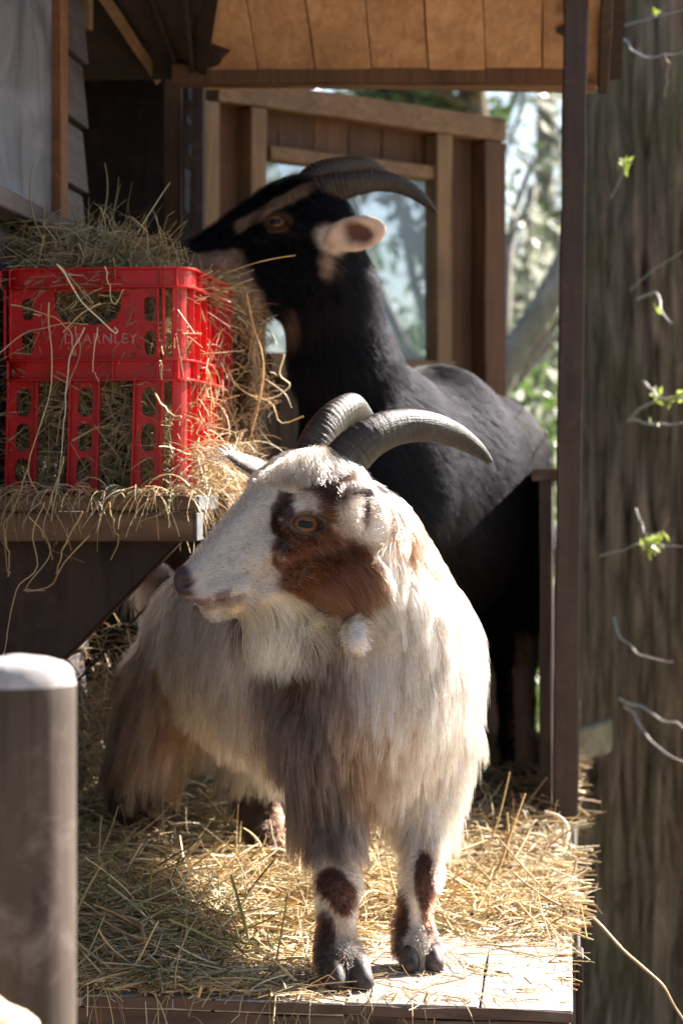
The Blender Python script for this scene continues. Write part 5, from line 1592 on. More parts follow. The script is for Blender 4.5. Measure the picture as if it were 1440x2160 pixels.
# trunk, neck
SW.chain([(P(475, 1330, 2.97), 0.090), (P(570, 1335, 2.77), 0.112), (P(690, 1370, 2.60), 0.120), (P(795, 1405, 2.50), 0.102)], k=0.05)
SW.ell(P(795, 1430, 2.485), (0.094, 0.082, 0.115), k=0.05)
SW.ell(P(440, 1390, 2.98), (0.075, 0.07, 0.105), k=0.04)
SW.chain([(P(826, 1345, 2.54), 0.090), (P(788, 1205, 2.49), 0.057), (P(762, 1110, 2.43), 0.044)], k=0.04)
SW.cap(P(762, 1270, 2.465), P(790, 1430, 2.46), 0.042, 0.075, k=0.04)
SW.cap(P(785, 1500, 2.435), P(800, 1570, 2.445), 0.066, 0.045, k=0.04)
SW.cap(P(748, 1190, 2.395), P(800, 1300, 2.44), 0.052, 0.068, k=0.05)
# fore legs
LA = [(P(692, 1540, 2.44), 0.058), (P(692, 1690, 2.44), 0.034), (P(710, 1800, 2.415), 0.0215), (P(712, 1872, 2.39), 0.0205), (P(710, 1925, 2.39), 0.0150), (P(708, 1975, 2.39), 0.0150), (P(712, 2005, 2.385), 0.0195), (P(722, 2040, 2.372), 0.0225), (P(727, 2058, 2.366), 0.020)]
LB = [(P(900, 1530, 2.52), 0.056), (P(893, 1690, 2.50), 0.033), (P(890, 1790, 2.48), 0.0205), (P(888, 1850, 2.462), 0.0190), (P(876, 1905, 2.46), 0.0145), (P(870, 1950, 2.465), 0.0150), (P(871, 1975, 2.46), 0.0185), (P(881, 2012, 2.450), 0.0215), (P(884, 2028, 2.446), 0.019)]
SW.chain(LA, k=0.012); SW.chain(LB, k=0.012)
SW.ell(P(682, 1992, 2.41), (0.006, 0.007, 0.009), k=0.006); SW.ell(P(842, 1952, 2.48), (0.006, 0.007, 0.009), k=0.006)
# hind legs
LC = [(P(370, 1440, 3.00), 0.068), (P(310, 1590, 2.99), 0.040), (P(285, 1690, 3.04), 0.024), (P(300, 1770, 3.00), 0.018), (P(312, 1830, 2.965), 0.018), (P(316, 1850, 2.95), 0.021)]
LD = [(P(560, 1470, 2.98), 0.070), (P(540, 1600, 3.00), 0.038), (P(535, 1670, 3.02), 0.024), (P(568, 1770, 2.96), 0.0175), (P(588, 1830, 2.92), 0.018), (P(594, 1852, 2.91), 0.021)]
SW.chain(LC, k=0.015); SW.chain(LD, k=0.015)
# tail stub
SW.cap(P(330, 1215, 3.08), P(300, 1190, 3.12), 0.02, 0.012, k=0.02)
# head
head_sdf(SW, H, [hF, hL, hU], sW, math.radians(23))
# far ear: leaf pointing out and up to the left
eb, et = H(-0.055, -0.052, 0.028), P(482, 956, 2.47)
ea = nrm(et - eb); en = nrm(np.cross(ea, [0.25, -0.4, 0.9])); ec = np.cross(ea, en)
SW.ell((eb + et) / 2, (np.linalg.norm(et - eb) * 0.56, 0.020, 0.0065), [ea, ec if abs(ec[2]) > 2 else en, ec], k=0.008)
# near ear: short folded cup towards the viewer
eb2, et2 = P(800, 1122, 2.375), P(748, 1042, 2.325)
ea2 = nrm(et2 - eb2); eo = nrm(np.array([-0.25, -1.0, 0.15]) - ea2 * np.dot([-0.25, -1.0, 0.15], ea2)); ew = np.cross(ea2, eo)
SW.cap(P(815, 1128, 2.41), P(785, 1112, 2.360), 0.028, 0.020, k=0.018)
earF = P(746, 1082, 2.322); earR = P(792, 1082, 2.345)
def tiltR(ax_, out_):
    a_ = nrm(ax_); o_ = nrm(np.asarray(out_, float) - a_ * np.dot(a_, out_)); return [a_, o_, np.cross(a_, o_)]
SW.ell(earF, (0.024, 0.0080, 0.0100), tiltR(P(730, 1044, 2.315) - P(772, 1125, 2.34), [0.4, -1, 0]), k=0.004)
SW.ell(earR, (0.027, 0.0085, 0.0095), tiltR(P(778, 1036, 2.33) - P(806, 1128, 2.36), [-0.2, -1, 0]), k=0.004)
SW.cap(P(733, 1044, 2.322), P(778, 1040, 2.335), 0.0050, 0.0060, k=0.004)
# wattles
SW.cap(P(748, 1300, 2.40), P(754, 1330, 2.35), 0.009, 0.011, k=0.006)
SW.cap(P(754, 1330, 2.35), P(754, 1358, 2.335), 0.0085, 0.0115, k=0.005)
SW.cap(P(668, 1315, 2.37), P(650, 1345, 2.365), 0.008, 0.010, k=0.006)
fl = hO - 0.20; fh = hO + 0.15
SW.grid(0.0065, fine=(P(360, 1350, 2.24) , P(830, 930, 2.42)), hf=0.0021)
Vw, Qw = SW.surface()

def hl(p):
    q = p - hO; return q @ hF, q @ hL, q @ hU
def ball(p, c, r, soft=0.25, nz=0.35, ns=30):
    """soft edged patch in space round c; r is metres (x, y, z)"""
    q = (p - c) / np.asarray(r, float)
    d = np.sqrt((q ** 2).sum(-1)) + nz * (fbm(p * ns) - 0.5)
    return 1 - sstep(1 - soft, 1 + soft, d)
bodax = nrm(P(800, 1400, 2.50) - P(455, 1335, 2.97)) * [1, 1, 0]; bodax = nrm(bodax)
def head_w(p):
    f, l, u = hl(p)
    near = np.sqrt((f + 0.0) ** 2 * (f < 0) + (l) ** 2 + 0 * f)
    w = sstep(-0.075, -0.050, f) * (1 - sstep(0.085, 0.11, np.abs(l))) * sstep(-0.115, -0.095, u)
    return w * (p[..., 1] < 2.46)
def lerp(a, b, w): return a + (np.asarray(b) - a) * w[..., None]
hFh = nrm(hF * [1, 1, 0])
eyeW = H(0.0, 0.050, 0.013)
def poly_d(x, y, pl):
    """signed distance to a polygon, negative inside"""
    pl = np.asarray(pl, float); d = np.full(x.shape, 1e9); ins = np.zeros(x.shape, bool)
    for i_ in range(len(pl)):
        (x0, y0), (x1, y1) = pl[i_], pl[(i_ + 1) % len(pl)]
        ex, ey = x1 - x0, y1 - y0
        t = np.clip(((x - x0) * ex + (y - y0) * ey) / (ex * ex + ey * ey), 0, 1)
        d = np.minimum(d, np.hypot(x - x0 - ex * t, y - y0 - ey * t))
        if y1 != y0: ins ^= ((y0 > y) != (y1 > y)) & (x < (x1 - x0) * (y - y0) / (y1 - y0) + x0)
    return np.where(ins, -d, d)
def wg_col(p):
    c = np.tile(np.array([0.70, 0.615, 0.52]), p.shape[:-1] + (1,))
    f, l, u = hl(p); hw = head_w(p)
    streak = fbm(p * [60, 60, 9])
    # greyer flank streaks
    c = lerp(c, [0.33, 0.24, 0.18], sstep(0.47, 0.60, streak) * 0.65 * (1 - hw))
    c = lerp(c, [0.40, 0.33, 0.27], sstep(0.5, 0.65, fbm(p * [130, 130, 14] + 9)) * 0.6 * (1 - hw))
    c = lerp(c, [0.74, 0.69, 0.63], sstep(0.10, 0.20, p[..., 0]) * (1 - sstep(2.6, 2.7, p[..., 1])) * 0.8)  # sunlit right side: the sun's brightness put into the coat colour
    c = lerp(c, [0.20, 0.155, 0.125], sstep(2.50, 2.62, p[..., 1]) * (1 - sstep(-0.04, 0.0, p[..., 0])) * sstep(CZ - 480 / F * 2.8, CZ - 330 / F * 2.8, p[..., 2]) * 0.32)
    # hindquarters and rump
    hq = ball(p, P(270, 1560, 3.0), (0.125, 0.3, 0.20), 0.22)
    c = lerp(c, [0.24, 0.12, 0.062], hq * (0.68 + 0.3 * sstep(0.42, 0.55, streak)))
    hq2 = ball(p, P(300, 1260, 3.02), (0.09, 0.2, 0.15), 0.3)
    c = lerp(c, [0.25, 0.16, 0.11], hq2 * sstep(0.38, 0.55, streak) * 0.9)
    c = lerp(c, [0.34, 0.24, 0.18], ball(p, P(480, 1300, 2.8), (0.03, 0.12, 0.07), 0.4) * 0.7)
    # brown shoulder band down the near foreleg, on the front of the body
    gx = 720 + p[..., 0] * F / 2.42; gz = HP + (CZ - p[..., 2]) * F / 2.42; fr_ = 1 - sstep(2.60, 2.70, p[..., 1])
    def fp(pl, col, amt, soft=22, wob=60):
        nonlocal c
        w = 1 - sstep(-soft, soft, poly_d(gx, gz, pl) + wob * (fbm(p * [70, 70, 12]) - 0.5) * 2)
        c = lerp(c, col, w * amt * fr_)
    fp([(740, 950), (860, 950), (970, 1080), (1020, 1230), (905, 1215), (840, 1130), (800, 1065)], [0.11, 0.048, 0.022], 0.97, 14, 40)
    fp([(520, 1230), (700, 1240), (725, 1380), (745, 1500), (780, 1600), (810, 1740), (690, 1790), (610, 1760), (580, 1650), (540, 1520)], [0.070, 0.040, 0.029], 0.93)
    fp([(680, 1240), (780, 1270), (760, 1370), (700, 1420)], [0.24, 0.17, 0.12], 0.85)
    fp([(740, 1540), (860, 1560), (840, 1760), (760, 1770)], [0.20, 0.125, 0.085], 0.85)
    fp([(660, 1420), (760, 1440), (860, 1600), (760, 1620)], [0.30, 0.21, 0.15], 0.7)
    # belly, legs
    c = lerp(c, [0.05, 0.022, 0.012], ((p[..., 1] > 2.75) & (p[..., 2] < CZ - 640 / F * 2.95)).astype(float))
    # fore leg markings
    for (x, y, D, r) in ((700, 1865, 2.37, (0.017, 0.05, 0.018)), (725, 1895, 2.37, (0.014, 0.05, 0.02)), (686, 1975, 2.38, (0.012, 0.03, 0.032)), (695, 2040, 2.37, (0.022, 0.04, 0.022)),
                         (893, 1850, 2.45, (0.011, 0.05, 0.035)), (905, 1915, 2.45, (0.011, 0.04, 0.03)), (848, 1930, 2.47, (0.011, 0.04, 0.032)), (842, 1990, 2.46, (0.008, 0.03, 0.012)), (920, 2010, 2.45, (0.010, 0.03, 0.02))):
        c = lerp(c, [0.055, 0.021, 0.012], ball(p, P(x, y, D), r, 0.12, 0.3, 60))
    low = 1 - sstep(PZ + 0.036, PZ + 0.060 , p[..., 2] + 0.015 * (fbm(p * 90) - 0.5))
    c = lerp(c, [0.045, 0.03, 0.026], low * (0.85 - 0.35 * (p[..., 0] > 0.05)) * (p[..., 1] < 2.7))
    # ---- head markings
    nz = 0.012 * (fbm(p * 90) - 0.5) * 2
    c = lerp(c, [0.47, 0.43, 0.385], hw * sstep(-0.03, 0.03, f) * (1 - 0.7 * sstep(0.055, 0.075, u)))
    qx = 651 - ((p - eyeW) @ hFh) / 0.00058; qz = 1103 - ((p - eyeW) @ Z) / 0.000507
    side = sstep(0.012, 0.022, l + nz) * hw
    def pp_(pl, col, amt, soft=9, wob=26):
        nonlocal c
        w = 1 - sstep(-soft, soft, poly_d(qx, qz, pl) + wob * (fbm(p * 85) - 0.5) * 2)
        c = lerp(c, col, w * amt * side)
    pp_([(598, 1085), (640, 1050), (735, 1040), (800, 1120), (795, 1200), (765, 1265), (705, 1312), (630, 1308), (596, 1280), (594, 1190), (590, 1130)], [0.120, 0.050, 0.022], 1.0, 12, 28)
    pp_([(480, 1268), (560, 1262), (640, 1275), (640, 1310), (560, 1292), (490, 1285)], [0.16, 0.075, 0.035], 0.9, 6, 16)
    pp_([(650, 1010), (735, 980), (760, 1040), (720, 1075), (668, 1078), (640, 1060)], [0.045, 0.022, 0.014], 1.0, 8, 24)
    pp_([(586, 1070), (604, 1036), (626, 1050), (626, 1100), (622, 1160), (598, 1180), (594, 1130)], [0.05, 0.026, 0.018], 0.95, 5, 14)
    pp_([(612, 1112), (650, 1132), (700, 1130), (690, 1150), (640, 1160), (606, 1150)], [0.075, 0.032, 0.018], 0.9, 8, 18)
    pp_([(615, 1075), (640, 1040), (672, 1050), (660, 1078), (640, 1085), (622, 1100)], [0.55, 0.47, 0.40], 0.8, 5, 14)
    pp_([(688, 1108), (702, 1104), (706, 1124), (694, 1122)], [0.66, 0.55, 0.46], 0.8, 4, 8)
    pp_([(612, 1270), (660, 1262), (672, 1300), (622, 1305)], [0.60, 0.50, 0.38], 0.75, 8, 24)
    # beard and throat cream
    c = lerp(c, [0.80, 0.67, 0.44], hw * (1 - sstep(-0.007, 0.007, u + 0.054 + 0.036 * sstep(0.045, 0.0, f))) * (1 - sstep(0.09, 0.10, f)))
    c = lerp(c, [0.62, 0.55, 0.47], ball(p, P(755, 1350, 2.34), (0.020, 0.028, 0.024), 0.2, 0))
    # ears
    c = lerp(c, [0.64, 0.58, 0.52], ball(p, P(770, 1088, 2.335), (0.033, 0.04, 0.031), 0.2, 0.3, 60))
    c = lerp(c, [0.045, 0.038, 0.04], ball(p, P(756, 1039, 2.325), (0.019, 0.02, 0.0065), 0.25, 0.2, 60))
    c = lerp(c, [0.10, 0.07, 0.065], ball(p, P(770, 1078, 2.335), (0.0062, 0.02, 0.019), 0.3, 0.3, 60))
    c = lerp(c, [0.10, 0.08, 0.075], ball(p, (eb + et) / 2, (0.055, 0.05, 0.034), 0.15, 0.0) * sstep(0.7, 0.3, (SW.grad(p)) @ Z))
    return c
def wg_skin(p):
    c = wg_col(p); f, l, u = hl(p)
    around = sstep(0.112, 0.135, f)
    c = lerp(c, [0.34, 0.27, 0.26], around * 0.6)
    nose = sstep(0.127, 0.137, f) * sstep(-0.036, -0.026, u) * (1 - 0.7 * sstep(0.012, 0.020, np.abs(l)) * sstep(-0.012, -0.020, u))
    c = lerp(c, [0.045, 0.035, 0.038], nose)
    lip = sstep(0.100, 0.112, f) * (1 - sstep(-0.036, -0.030, u)) * sstep(-0.05, -0.04, u)
    c = lerp(c, [0.42, 0.27, 0.24], lip * 0.6)
    for pl in ([(428, 1262), (476, 1258), (466, 1284), (436, 1282)], [(476, 1252), (506, 1238), (504, 1262), (480, 1272)]):
        c = lerp(c, [0.09, 0.05, 0.045], (1 - sstep(-4, 5, poly_d(651 - ((p - eyeW) @ hFh) / 0.00058, 1103 - ((p - eyeW) @ Z) / 0.000507, np.array(pl)) + 8 * (fbm(p * 200) - 0.5))) * 0.8)
    mouth = sstep(0.075, 0.09, f) * (1 - sstep(0.003, 0.007, np.abs(u + 0.046)))
    c = lerp(c, [0.10, 0.05, 0.045], mouth * 0.8)
    chin = sstep(0.085, 0.105, f) * (1 - sstep(-0.052, -0.046, u))
    c = lerp(c, [0.40, 0.29, 0.23], chin * 0.6)
    ey = ball(p, H(0.004, 0.050, 0.013), (0.024, 0.02, 0.0145), 0.15, 0.1)
    c = lerp(c, [0.05, 0.028, 0.02], ey)
    for e_ in (H(0.004, -0.05, 0.013),): c = lerp(c, [0.05, 0.028, 0.02], ball(p, e_, (0.024, 0.02, 0.0145), 0.15, 0.1))
    return c
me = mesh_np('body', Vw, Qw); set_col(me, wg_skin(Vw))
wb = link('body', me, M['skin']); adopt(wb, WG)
def beard_w(p):
    f, l, u = hl(p)
    return sstep(-0.046, -0.056, u) * sstep(0.010, 0.030, f) * (1 - sstep(0.078, 0.094, f)) * (1 - sstep(0.022, 0.034, np.abs(l))) * head_w(p)
def wg_len(p):
    f, l, u = hl(p); hw = head_w(p)
    L = np.full(p.shape[:-1], 0.084)
    h = p[..., 2] - PZ
    L = L + 0.006 * (1 - sstep(0.20, 0.34, h)) - 0.014 * ball(p, P(800, 1500, 2.42), (0.10, 0.1, 0.2), 0.4, 0)                                 # skirts
    L = L + 0.008 * ball(p, P(300, 1480, 3.0), (0.13, 0.2, 0.16), 0.3, 0)       # rump and breeches
    L = L - 0.042 * ball(p, P(860, 1090, 2.52), (0.09, 0.12, 0.08), 0.3, 0)    # neck crest shorter
    leg = 1 - sstep(0.130, 0.175, h)
    L = L * (1 - leg) + leg * 0.010
    hindleg = leg * (p[..., 1] > 2.75); L = L + hindleg * 0.012
    Lh = 0.0075 + 0.010 * sstep(0.02, -0.04, f) + 0.022 * ball(p, H(-0.015, 0.0, 0.080), (0.05, 0.045, 0.035), 0.3, 0)
    Lh = Lh + 0.006 * ball(p, H(-0.05, 0.02, -0.075), (0.05, 0.06, 0.03), 0.3, 0)
    Lh = Lh * (1 - 0.8 * sstep(0.112, 0.135, f))
    Lh = Lh + 0.016 * ball(p, H(-0.045, 0.035, -0.070), (0.05, 0.05, 0.030), 0.35, 0)
    beard = beard_w(p)
    Lh = Lh + 0.105 * beard
    Lh = Lh * (1 - 0.93 * ball(p, H(0.004, 0.050, 0.013), (0.021, 0.02, 0.0115), 0.12, 0)) 
    L = L * (1 - hw) + Lh * hw
    ear = np.maximum(ball(p, (eb + et) / 2, (0.060, 0.06, 0.045), 0.2, 0), ball(p, P(780, 1080, 2.35), (0.04, 0.04, 0.045), 0.2, 0))
    L = L * (1 - ear) + 0.013 * ear
    L = L * (1 - 0.6 * ball(p, P(768, 1078, 2.33), (0.006, 0.02, 0.018), 0.3, 0)) * (1 - 0.7 * ball(p, (eb + et) / 2, (0.060, 0.06, 0.045), 0.2, 0))
    wt = ball(p, P(755, 1348, 2.34), (0.022, 0.03, 0.026), 0.2, 0); L = L * (1 - wt) + 0.013 * wt
    return np.maximum(L, 0.0012)
def wg_comb(p, nn=None):
    f, l, u = hl(p); hw = head_w(p)[..., None]
    d = np.zeros(p.shape) + np.array([0, 0, -1.0]) - bodax * 0.30
    # long coat opens out to the side away from the body's middle at the rump
    hq = ball(p, P(300, 1500, 3.0), (0.15, 0.25, 0.22), 0.3, 0)[..., None]
    d = d + hq * np.array([-0.45, 0.0, 0.15])
    front = ball(p, P(790, 1500, 2.38), (0.14, 0.12, 0.16), 0.3, 0)[..., None]
    side = (p[..., 0:1] - P(790, 1500, 2.4)[0]) / 0.1
    d = d + front * (bodax * 0.35 - np.array([1, 0, 0]) * side * 0.35)
    d = d + 0.25 * (np.stack([vnoise(p * 14 + 5), vnoise(p * 14 + 31), vnoise(p * 14 + 77)], -1) - 0.5) * 2 * 0.7
    d = d + 0.5 * (np.stack([vnoise(p * 48 + 5), vnoise(p * 48 + 31), vnoise(p * 48 + 77)], -1) - 0.5)
    dh = -hF[None] * 1.0 - hU[None] * 0.25 + 0 * p
    fore = ball(p, H(-0.015, 0.0, 0.075), (0.05, 0.05, 0.04), 0.3, 0)[..., None]
    sg = np.sign(l + 0.004)[..., None]
    dh = dh * (1 - fore) + fore * (hF * 0.35 + hL * sg * 0.8 - hU * 0.25)
    ck = ball(p, H(-0.04, 0.04, -0.05), (0.06, 0.05, 0.05), 0.4, 0)[..., None]
    dh = dh + ck * (-hU * 0.9 - hF * 0.1)
    bd = beard_w(p)[..., None]
    dh = dh * (1 - bd) + bd * (np.array([0.10, -0.06, -1.0]) - hL * l[..., None] * 9.0 - hF * (f[..., None] - 0.035) * 6.0)
    d = nrm(d) * (1 - hw) + nrm(dh) * hw
    e1 = ball(p, P(780, 1080, 2.35), (0.04, 0.04, 0.045), 0.2, 0)[..., None]; d = d * (1 - e1) + e1 * (ea2 + eo * 0.4)
    e2 = ball(p, (eb + et) / 2, (0.060, 0.06, 0.045), 0.2, 0)[..., None]; d = d * (1 - e2) + e2 * ea
    return nrm(d)
def wg_lift(p):
    hw = head_w(p); f, l, u = hl(p); L = 0.24 * (1 - hw) + (0.26 - 0.12 * sstep(0.03, 0.08, f)) * hw
    leg = 1 - sstep(0.12, 0.15, p[..., 2] - PZ)
    skirt = sstep(0.14, 0.17, p[..., 2] - PZ) * (1 - sstep(0.2, 0.3, p[..., 2] - PZ))
    return L * (1 - 0.5 * leg) + 0.10 * skirt + 0.05 * ball(p, P(300, 1500, 3.0), (0.13, 0.2, 0.2), 0.3, 0)
def wg_dens(p):
    f, l, u = hl(p); hw = head_w(p)
    w = 1.0 + 3.0 * hw + 1.5 * (1 - sstep(0.13, 0.17, p[..., 2] - PZ))
    w = w * (1 - 0.97 * ball(p, H(0.004, 0.050, 0.013), (0.0185, 0.02, 0.0105), 0.1, 0))
    w = w * (1 - 0.97 * hw * sstep(0.124, 0.136, f) * sstep(-0.04, -0.03, u))
    w = w * (p[..., 2] > PZ + 0.012)
    # the side the camera can never see needs fewer hairs
    return np.maximum(w, 0.0)
HAIRS = 1.0
coat = grow('coat', SW, Vw, Qw, int(165000 * HAIRS), wg_len, wg_comb, wg_col, M['fur'], None, wg_lift, grav=0.85, dens_f=wg_dens, rad=0.00026, seed=3, clump=0.94, n_clump=5500, clump_f=lambda p: 1 - 0.6 * head_w(p) * (1 - beard_w(p)))
adopt(coat, WG)
# horns
hn = [(*P(690, 1035, 2.385), 0.0240), (*P(703, 1008, 2.378), 0.0285), (*P(730, 970, 2.385), 0.0268), (*P(778, 925, 2.40), 0.0240), (*P(838, 901, 2.425), 0.0205), (*P(900, 900, 2.45), 0.0175), (*P(955, 916, 2.48), 0.0145), (*P(1000, 943, 2.50), 0.0100), (*P(1026, 966, 2.51), 0.0055), (*P(1035, 974, 2.515), 0.0028)]
h1 = horn('horn', hn, M['horn'], None, ridges=46, ridge_amt=0.035); adopt(h1, WG)
hf_ = [(*P(645, 985, 2.44), 0.0240), (*P(672, 925, 2.455), 0.0238), (*P(702, 885, 2.475), 0.0215), (*P(735, 862, 2.505), 0.0185), (*P(752, 868, 2.55), 0.0165), (*P(770, 885, 2.60), 0.0130), (*P(790, 912, 2.64), 0.009), (*P(800, 935, 2.66), 0.003)]
h2 = horn('horn', hf_, M['horn'], None, ridges=40, ridge_amt=0.045); adopt(h2, WG)
out_n = nrm(hL * 1.0 + hF * 0.20 + hU * 0.05)
tl_ = math.radians(23)
eye(WG, H(0.0035 * sW, 0.0345 * sW, 0.0125 * sW), 0.0185 * sW, -(hF * math.cos(tl_) + hU * math.sin(tl_)), out_n)
out_f = nrm(-hL * 1.0 + hF * 0.20 + hU * 0.05)
eye(WG, H(0.0035 * sW, -0.0345 * sW, 0.0125 * sW), 0.0185 * sW, hF * math.cos(tl_) + hU * math.sin(tl_), out_f)
hoof(WG, P(728, 2070, 2.362), math.radians(12), 1.12)
hoof(WG, P(884, 2040, 2.446), math.radians(8), 1.02)
hoof(WG, P(318, 1880, 2.93), math.radians(28), 1.0)
hoof(WG, P(600, 1880, 2.895), math.radians(28), 1.0)

# ================================================================== black goat
BG = empty('goat', tuple(P(860, 1500, 3.5) * [1, 1, 0] + [0, 0, PZ]))
tag(BG, 'black goat with tan face stripe reaching over to eat hay from the red crate', 'goat', 'goats')
bF, bL, bU = frame(math.radians(5), math.radians(4), math.radians(5))
sB = 1.02
bO = P(590, 470, 3.16) - (bL * 0.045 * sB + bU * 0.012 * sB)
def HB(f, l, u): return bO + bF * f + bL * l + bU * u
SB = SDF()
head_sdf(SB, HB, [bF, bL, bU], sB, math.radians(20))
SB.cap(HB(-0.05, 0, -0.06), HB(0.05, 0, -0.085), 0.050, 0.030, k=0.03)
SB.chain([(P(655, 500, 3.22), 0.058), (P(690, 620, 3.24), 0.060), (P(722, 760, 3.29), 0.068), (P(778, 900, 3.36), 0.092)], k=0.04)
SB.chain([(P(1000, 1045, 3.82), 0.118), (P(920, 1040, 3.60), 0.130), (P(820, 1010, 3.40), 0.112)], k=0.05, zs=1.45)
SB.cap(P(760, 960, 3.30), P(790, 1060, 3.32), 0.085, 0.085, k=0.05)
SB.ell(P(1040, 960, 3.84), (0.085, 0.10, 0.085), k=0.04)
SB.chain([(P(1075, 1150, 3.90), 0.080), (P(1085, 1290, 3.90), 0.045), (P(1100, 1390, 3.94), 0.025), (P(1102, 1480, 3.92), 0.020), (P(1105, 1580, 3.89), 0.021), (P(1108, 1640, 3.87), 0.022)], k=0.02)
SB.chain([(P(1010, 1180, 3.98), 0.070), (P(1050, 1300, 4.00), 0.040), (P(1070, 1390, 4.04), 0.024), (P(1072, 1470, 4.02), 0.019), (P(1076, 1560, 3.99), 0.019), (P(1080, 1610, 3.98), 0.021)], k=0.02)
SB.chain([(P(790, 1150, 3.36), 0.060), (P(800, 1380, 3.36), 0.035), (P(802, 1500, 3.35), 0.022), (P(802, 1620, 3.35), 0.018), (P(802, 1730, 3.34), 0.021)], k=0.02)
SB.chain([(P(870, 1150, 3.46), 0.060), (P(880, 1380, 3.46), 0.035), (P(882, 1500, 3.45), 0.022), (P(882, 1620, 3.45), 0.018), (P(882, 1700, 3.44), 0.021)], k=0.02)
# near ear, held out backwards
ebB, etB = P(672, 508, 3.15), P(806, 482, 3.10)
eaB = nrm(etB - ebB); eoB = nrm(np.array([-0.15, -1.0, -0.25]) - eaB * np.dot([-0.15, -1.0, -0.25], eaB)); ewB = np.cross(eaB, eoB)
SB.ell(ebB * 0.42 + etB * 0.58, (0.050, 0.010, 0.0255), [eaB, eoB, ewB], k=0.012)
SB.ell(ebB * 0.36 + etB * 0.64 + eoB * 0.011, (0.040, 0.010, 0.0185), [eaB, eoB, ewB], k=0.004, op='-')
SB.ell(P(640, 470, 3.34), (0.05, 0.02, 0.012), k=0.01)
SB.grid(0.0075, fine=(P(380, 620, 3.10), P(820, 360, 3.20)), hf=0.0032)
Vb, Qb = SB.surface()
def bl(p): q = (p - bO); return q @ bF / sB, q @ bL / sB, q @ bU / sB
def bg_hw(p):
    f, l, u = bl(p); return sstep(-0.08, -0.06, f) * sstep(-0.12, -0.10, u) * (p[..., 1] < 3.4)
def bg_col(p):
    c = np.tile(np.array([0.0045, 0.0048, 0.0075]), p.shape[:-1] + (1,))
    hw = bg_hw(p); f, l, u = bl(p)
    rump = ball(p, P(1085, 985, 3.80), (0.075, 0.12, 0.10), 0.3)
    c = lerp(c, [0.009, 0.0075, 0.0075], rump * sstep(0.35, 0.6, fbm(p * [50, 50, 9])) )
    c = lerp(c, [0.02, 0.022, 0.028], ball(p, P(985, 1090, 3.50), (0.025, 0.1, 0.05), 0.4) * 0.8)  # sheen on the flank, put in as a bluish grey patch of colour
    c = lerp(c, [0.21, 0.14, 0.11], ((p[..., 1] > 3.84) & (p[..., 2] < CZ - 330 / F * 3.9) & (p[..., 0] > P(1082, 0, 3.9)[0])).astype(float))
    c = lerp(c, [0.16, 0.085, 0.06], ball(p, P(610, 690, 3.22), (0.012, 0.06, 0.024), 0.4))
    wob_ = 0.010 * (fbm(p * 70) - 0.5)
    st = (1 - sstep(0.007, 0.013, np.abs(u - 0.040 + 0.45 * f + wob_))) * sstep(-0.050, -0.038, f) * (1 - sstep(0.058, 0.068, f)) * (l > 0.0)
    c = lerp(c, [0.23, 0.155, 0.105], st * hw)
    mz = sstep(0.050, 0.065, f - 0.4 * (u + 0.03) + wob_) * (1 - sstep(-0.024, -0.016, u + wob_ * 0.5))
    c = lerp(c, [0.30, 0.20, 0.15], mz * hw)
    c = lerp(c, [0.10, 0.075, 0.065], hw * sstep(0.125, 0.14, f) * 0.8)
    c = lerp(c, [0.18, 0.16, 0.16], hw * ball(p, HB(-0.03, 0.0, 0.065), (0.04, 0.03, 0.02), 0.3) * 0.7)
    c = lerp(c, [0.30, 0.13, 0.07], hw * (ball(p, HB(0.004, 0.052, 0.0), (0.016, 0.02, 0.004), 0.3, 0.1)) * 0.4)
    ear = ball(p, ebB * 0.47 + etB * 0.53, (0.062, 0.05, 0.036), 0.12, 0.1)
    c = lerp(c, [0.62, 0.50, 0.40], ear)
    c = lerp(c, [0.34, 0.24, 0.17], ball(p, P(688, 560, 3.18), (0.014, 0.05, 0.026), 0.4))
    inn = ball(p, ebB * 0.36 + etB * 0.64 + eoB * 0.004, (0.040, 0.012, 0.019), 0.4, 0.9, 45)
    c = lerp(c, [0.10, 0.04, 0.028], inn * 0.95)
    return c
me = mesh_np('body', Vb, Qb)
cs_ = bg_col(Vb); cs_ = lerp(cs_, [0.04, 0.02, 0.014], ball(Vb, HB(0.004, 0.056, 0.013), (0.024, 0.02, 0.0145), 0.15, 0.1))
set_col(me, cs_); bb_ = link('body', me, M['skinblack']); adopt(bb_, BG)
def bg_len(p):
    hw = bg_hw(p); f, l, u = bl(p)
    L = 0.036 + 0.014 * ball(p, P(1085, 1000, 3.80), (0.08, 0.12, 0.12), 0.3, 0)
    L = L * (1 - sstep(0, 1, (p[..., 2] < PZ + 0.22).astype(float)) * 0.7)
    Lh = 0.010 + 0.010 * ball(p, HB(-0.03, 0, 0.06), (0.05, 0.05, 0.03), 0.3, 0)
    L = L * (1 - hw) + Lh * hw
    ear = ball(p, ebB * 0.5 + etB * 0.5, (0.06, 0.05, 0.038), 0.12, 0)
    ear = np.maximum(ear, ball(p, etB, (0.035, 0.04, 0.03), 0.2, 0)); L = L * (1 - ear) + 0.0035 * ear
    return L * (1 - 0.9 * ball(p, HB(0.004, 0.056, 0.013), (0.021, 0.02, 0.0125), 0.12, 0)) + 0.001
bax = nrm(P(800, 0, 3.34) * [1, 1, 0] - P(1040, 0, 3.85) * [1, 1, 0])
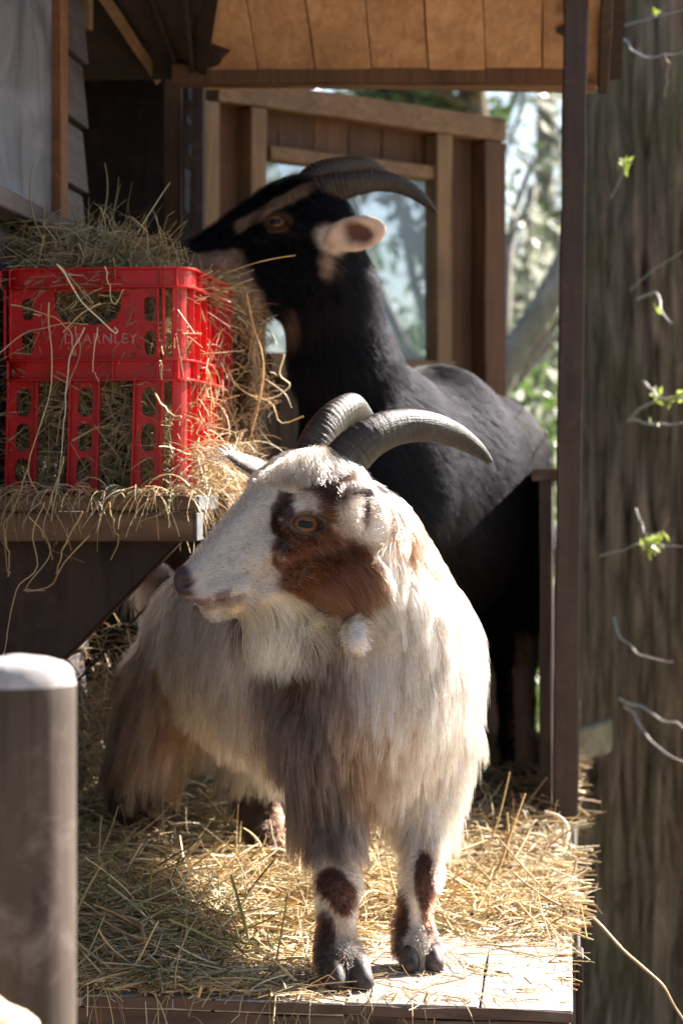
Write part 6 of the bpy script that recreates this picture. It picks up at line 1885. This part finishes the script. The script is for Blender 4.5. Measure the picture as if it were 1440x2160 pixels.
def bg_comb(p, nn=None):
    hw = bg_hw(p)[..., None]
    d = np.zeros(p.shape) + np.array([0.25, 0.1, -0.9]) - bax * 0.5
    d = d + 0.5 * (np.stack([vnoise(p * 12 + 5), vnoise(p * 12 + 31), vnoise(p * 12 + 77)], -1) - 0.5)
    dh = -bF - bU * 0.2 + 0 * p
    d = nrm(d) * (1 - hw) + nrm(dh) * hw
    e1 = ball(p, ebB * 0.5 + etB * 0.5, (0.06, 0.05, 0.038), 0.12, 0)[..., None]
    return nrm(d * (1 - e1) + e1 * eaB)
bcoat = grow('coat', SB, Vb, Qb, int(150000 * HAIRS), bg_len, bg_comb, bg_col, M['furblack'], None, lambda p: np.full(p.shape[:-1], 0.42), grav=0.5,
             dens_f=lambda p: (1 + 1.5 * bg_hw(p)) * (1 - 0.97 * ball(p, HB(0.0045, 0.056, 0.0145), (0.0195, 0.02, 0.012), 0.1, 0)), rad=0.00021, K=6, seed=9, clump=0.5, n_clump=6000)
adopt(bcoat, BG)
hn = [(*P(650, 430, 3.19), 0.018), (*P(676, 405, 3.19), 0.0225), (*P(705, 395, 3.19), 0.0230), (*P(745, 387, 3.19), 0.0195), (*P(795, 381, 3.20), 0.0165), (*P(845, 391, 3.21), 0.0130), (*P(885, 415, 3.22), 0.0090), (*P(910, 438, 3.23), 0.0045), (*P(918, 447, 3.23), 0.002)]
h = horn('horn', hn, M['horn'], None, ridges=34, ridge_amt=0.12); adopt(h, BG)
hn = [(*P(625, 420, 3.27), 0.016), (*P(645, 392, 3.28), 0.0205), (*P(672, 368, 3.29), 0.0200), (*P(710, 352, 3.30), 0.0150), (*P(752, 346, 3.32), 0.0120), (*P(785, 350, 3.34), 0.0090), (*P(815, 368, 3.36), 0.006), (*P(835, 385, 3.37), 0.002)]
h = horn('horn', hn, M['horn'], None, ridges=34, ridge_amt=0.12); adopt(h, BG)
eye(BG, HB(0.0035 * sB, 0.0345 * sB, 0.0125 * sB), 0.0185 * sB, -bF, nrm(bL + bF * 0.2))
eye(BG, HB(0.0035 * sB, -0.0345 * sB, 0.0125 * sB), 0.0185 * sB, bF, nrm(-bL + bF * 0.2))
hoof(BG, P(1108, 1650, 3.865), math.radians(25), 1.1)
hoof(BG, P(1080, 1650, 3.98), math.radians(25), 1.1)
hoof(BG, P(802, 1650, 3.34), math.radians(25), 1.1)
hoof(BG, P(882, 1650, 3.44), math.radians(25), 1.1)
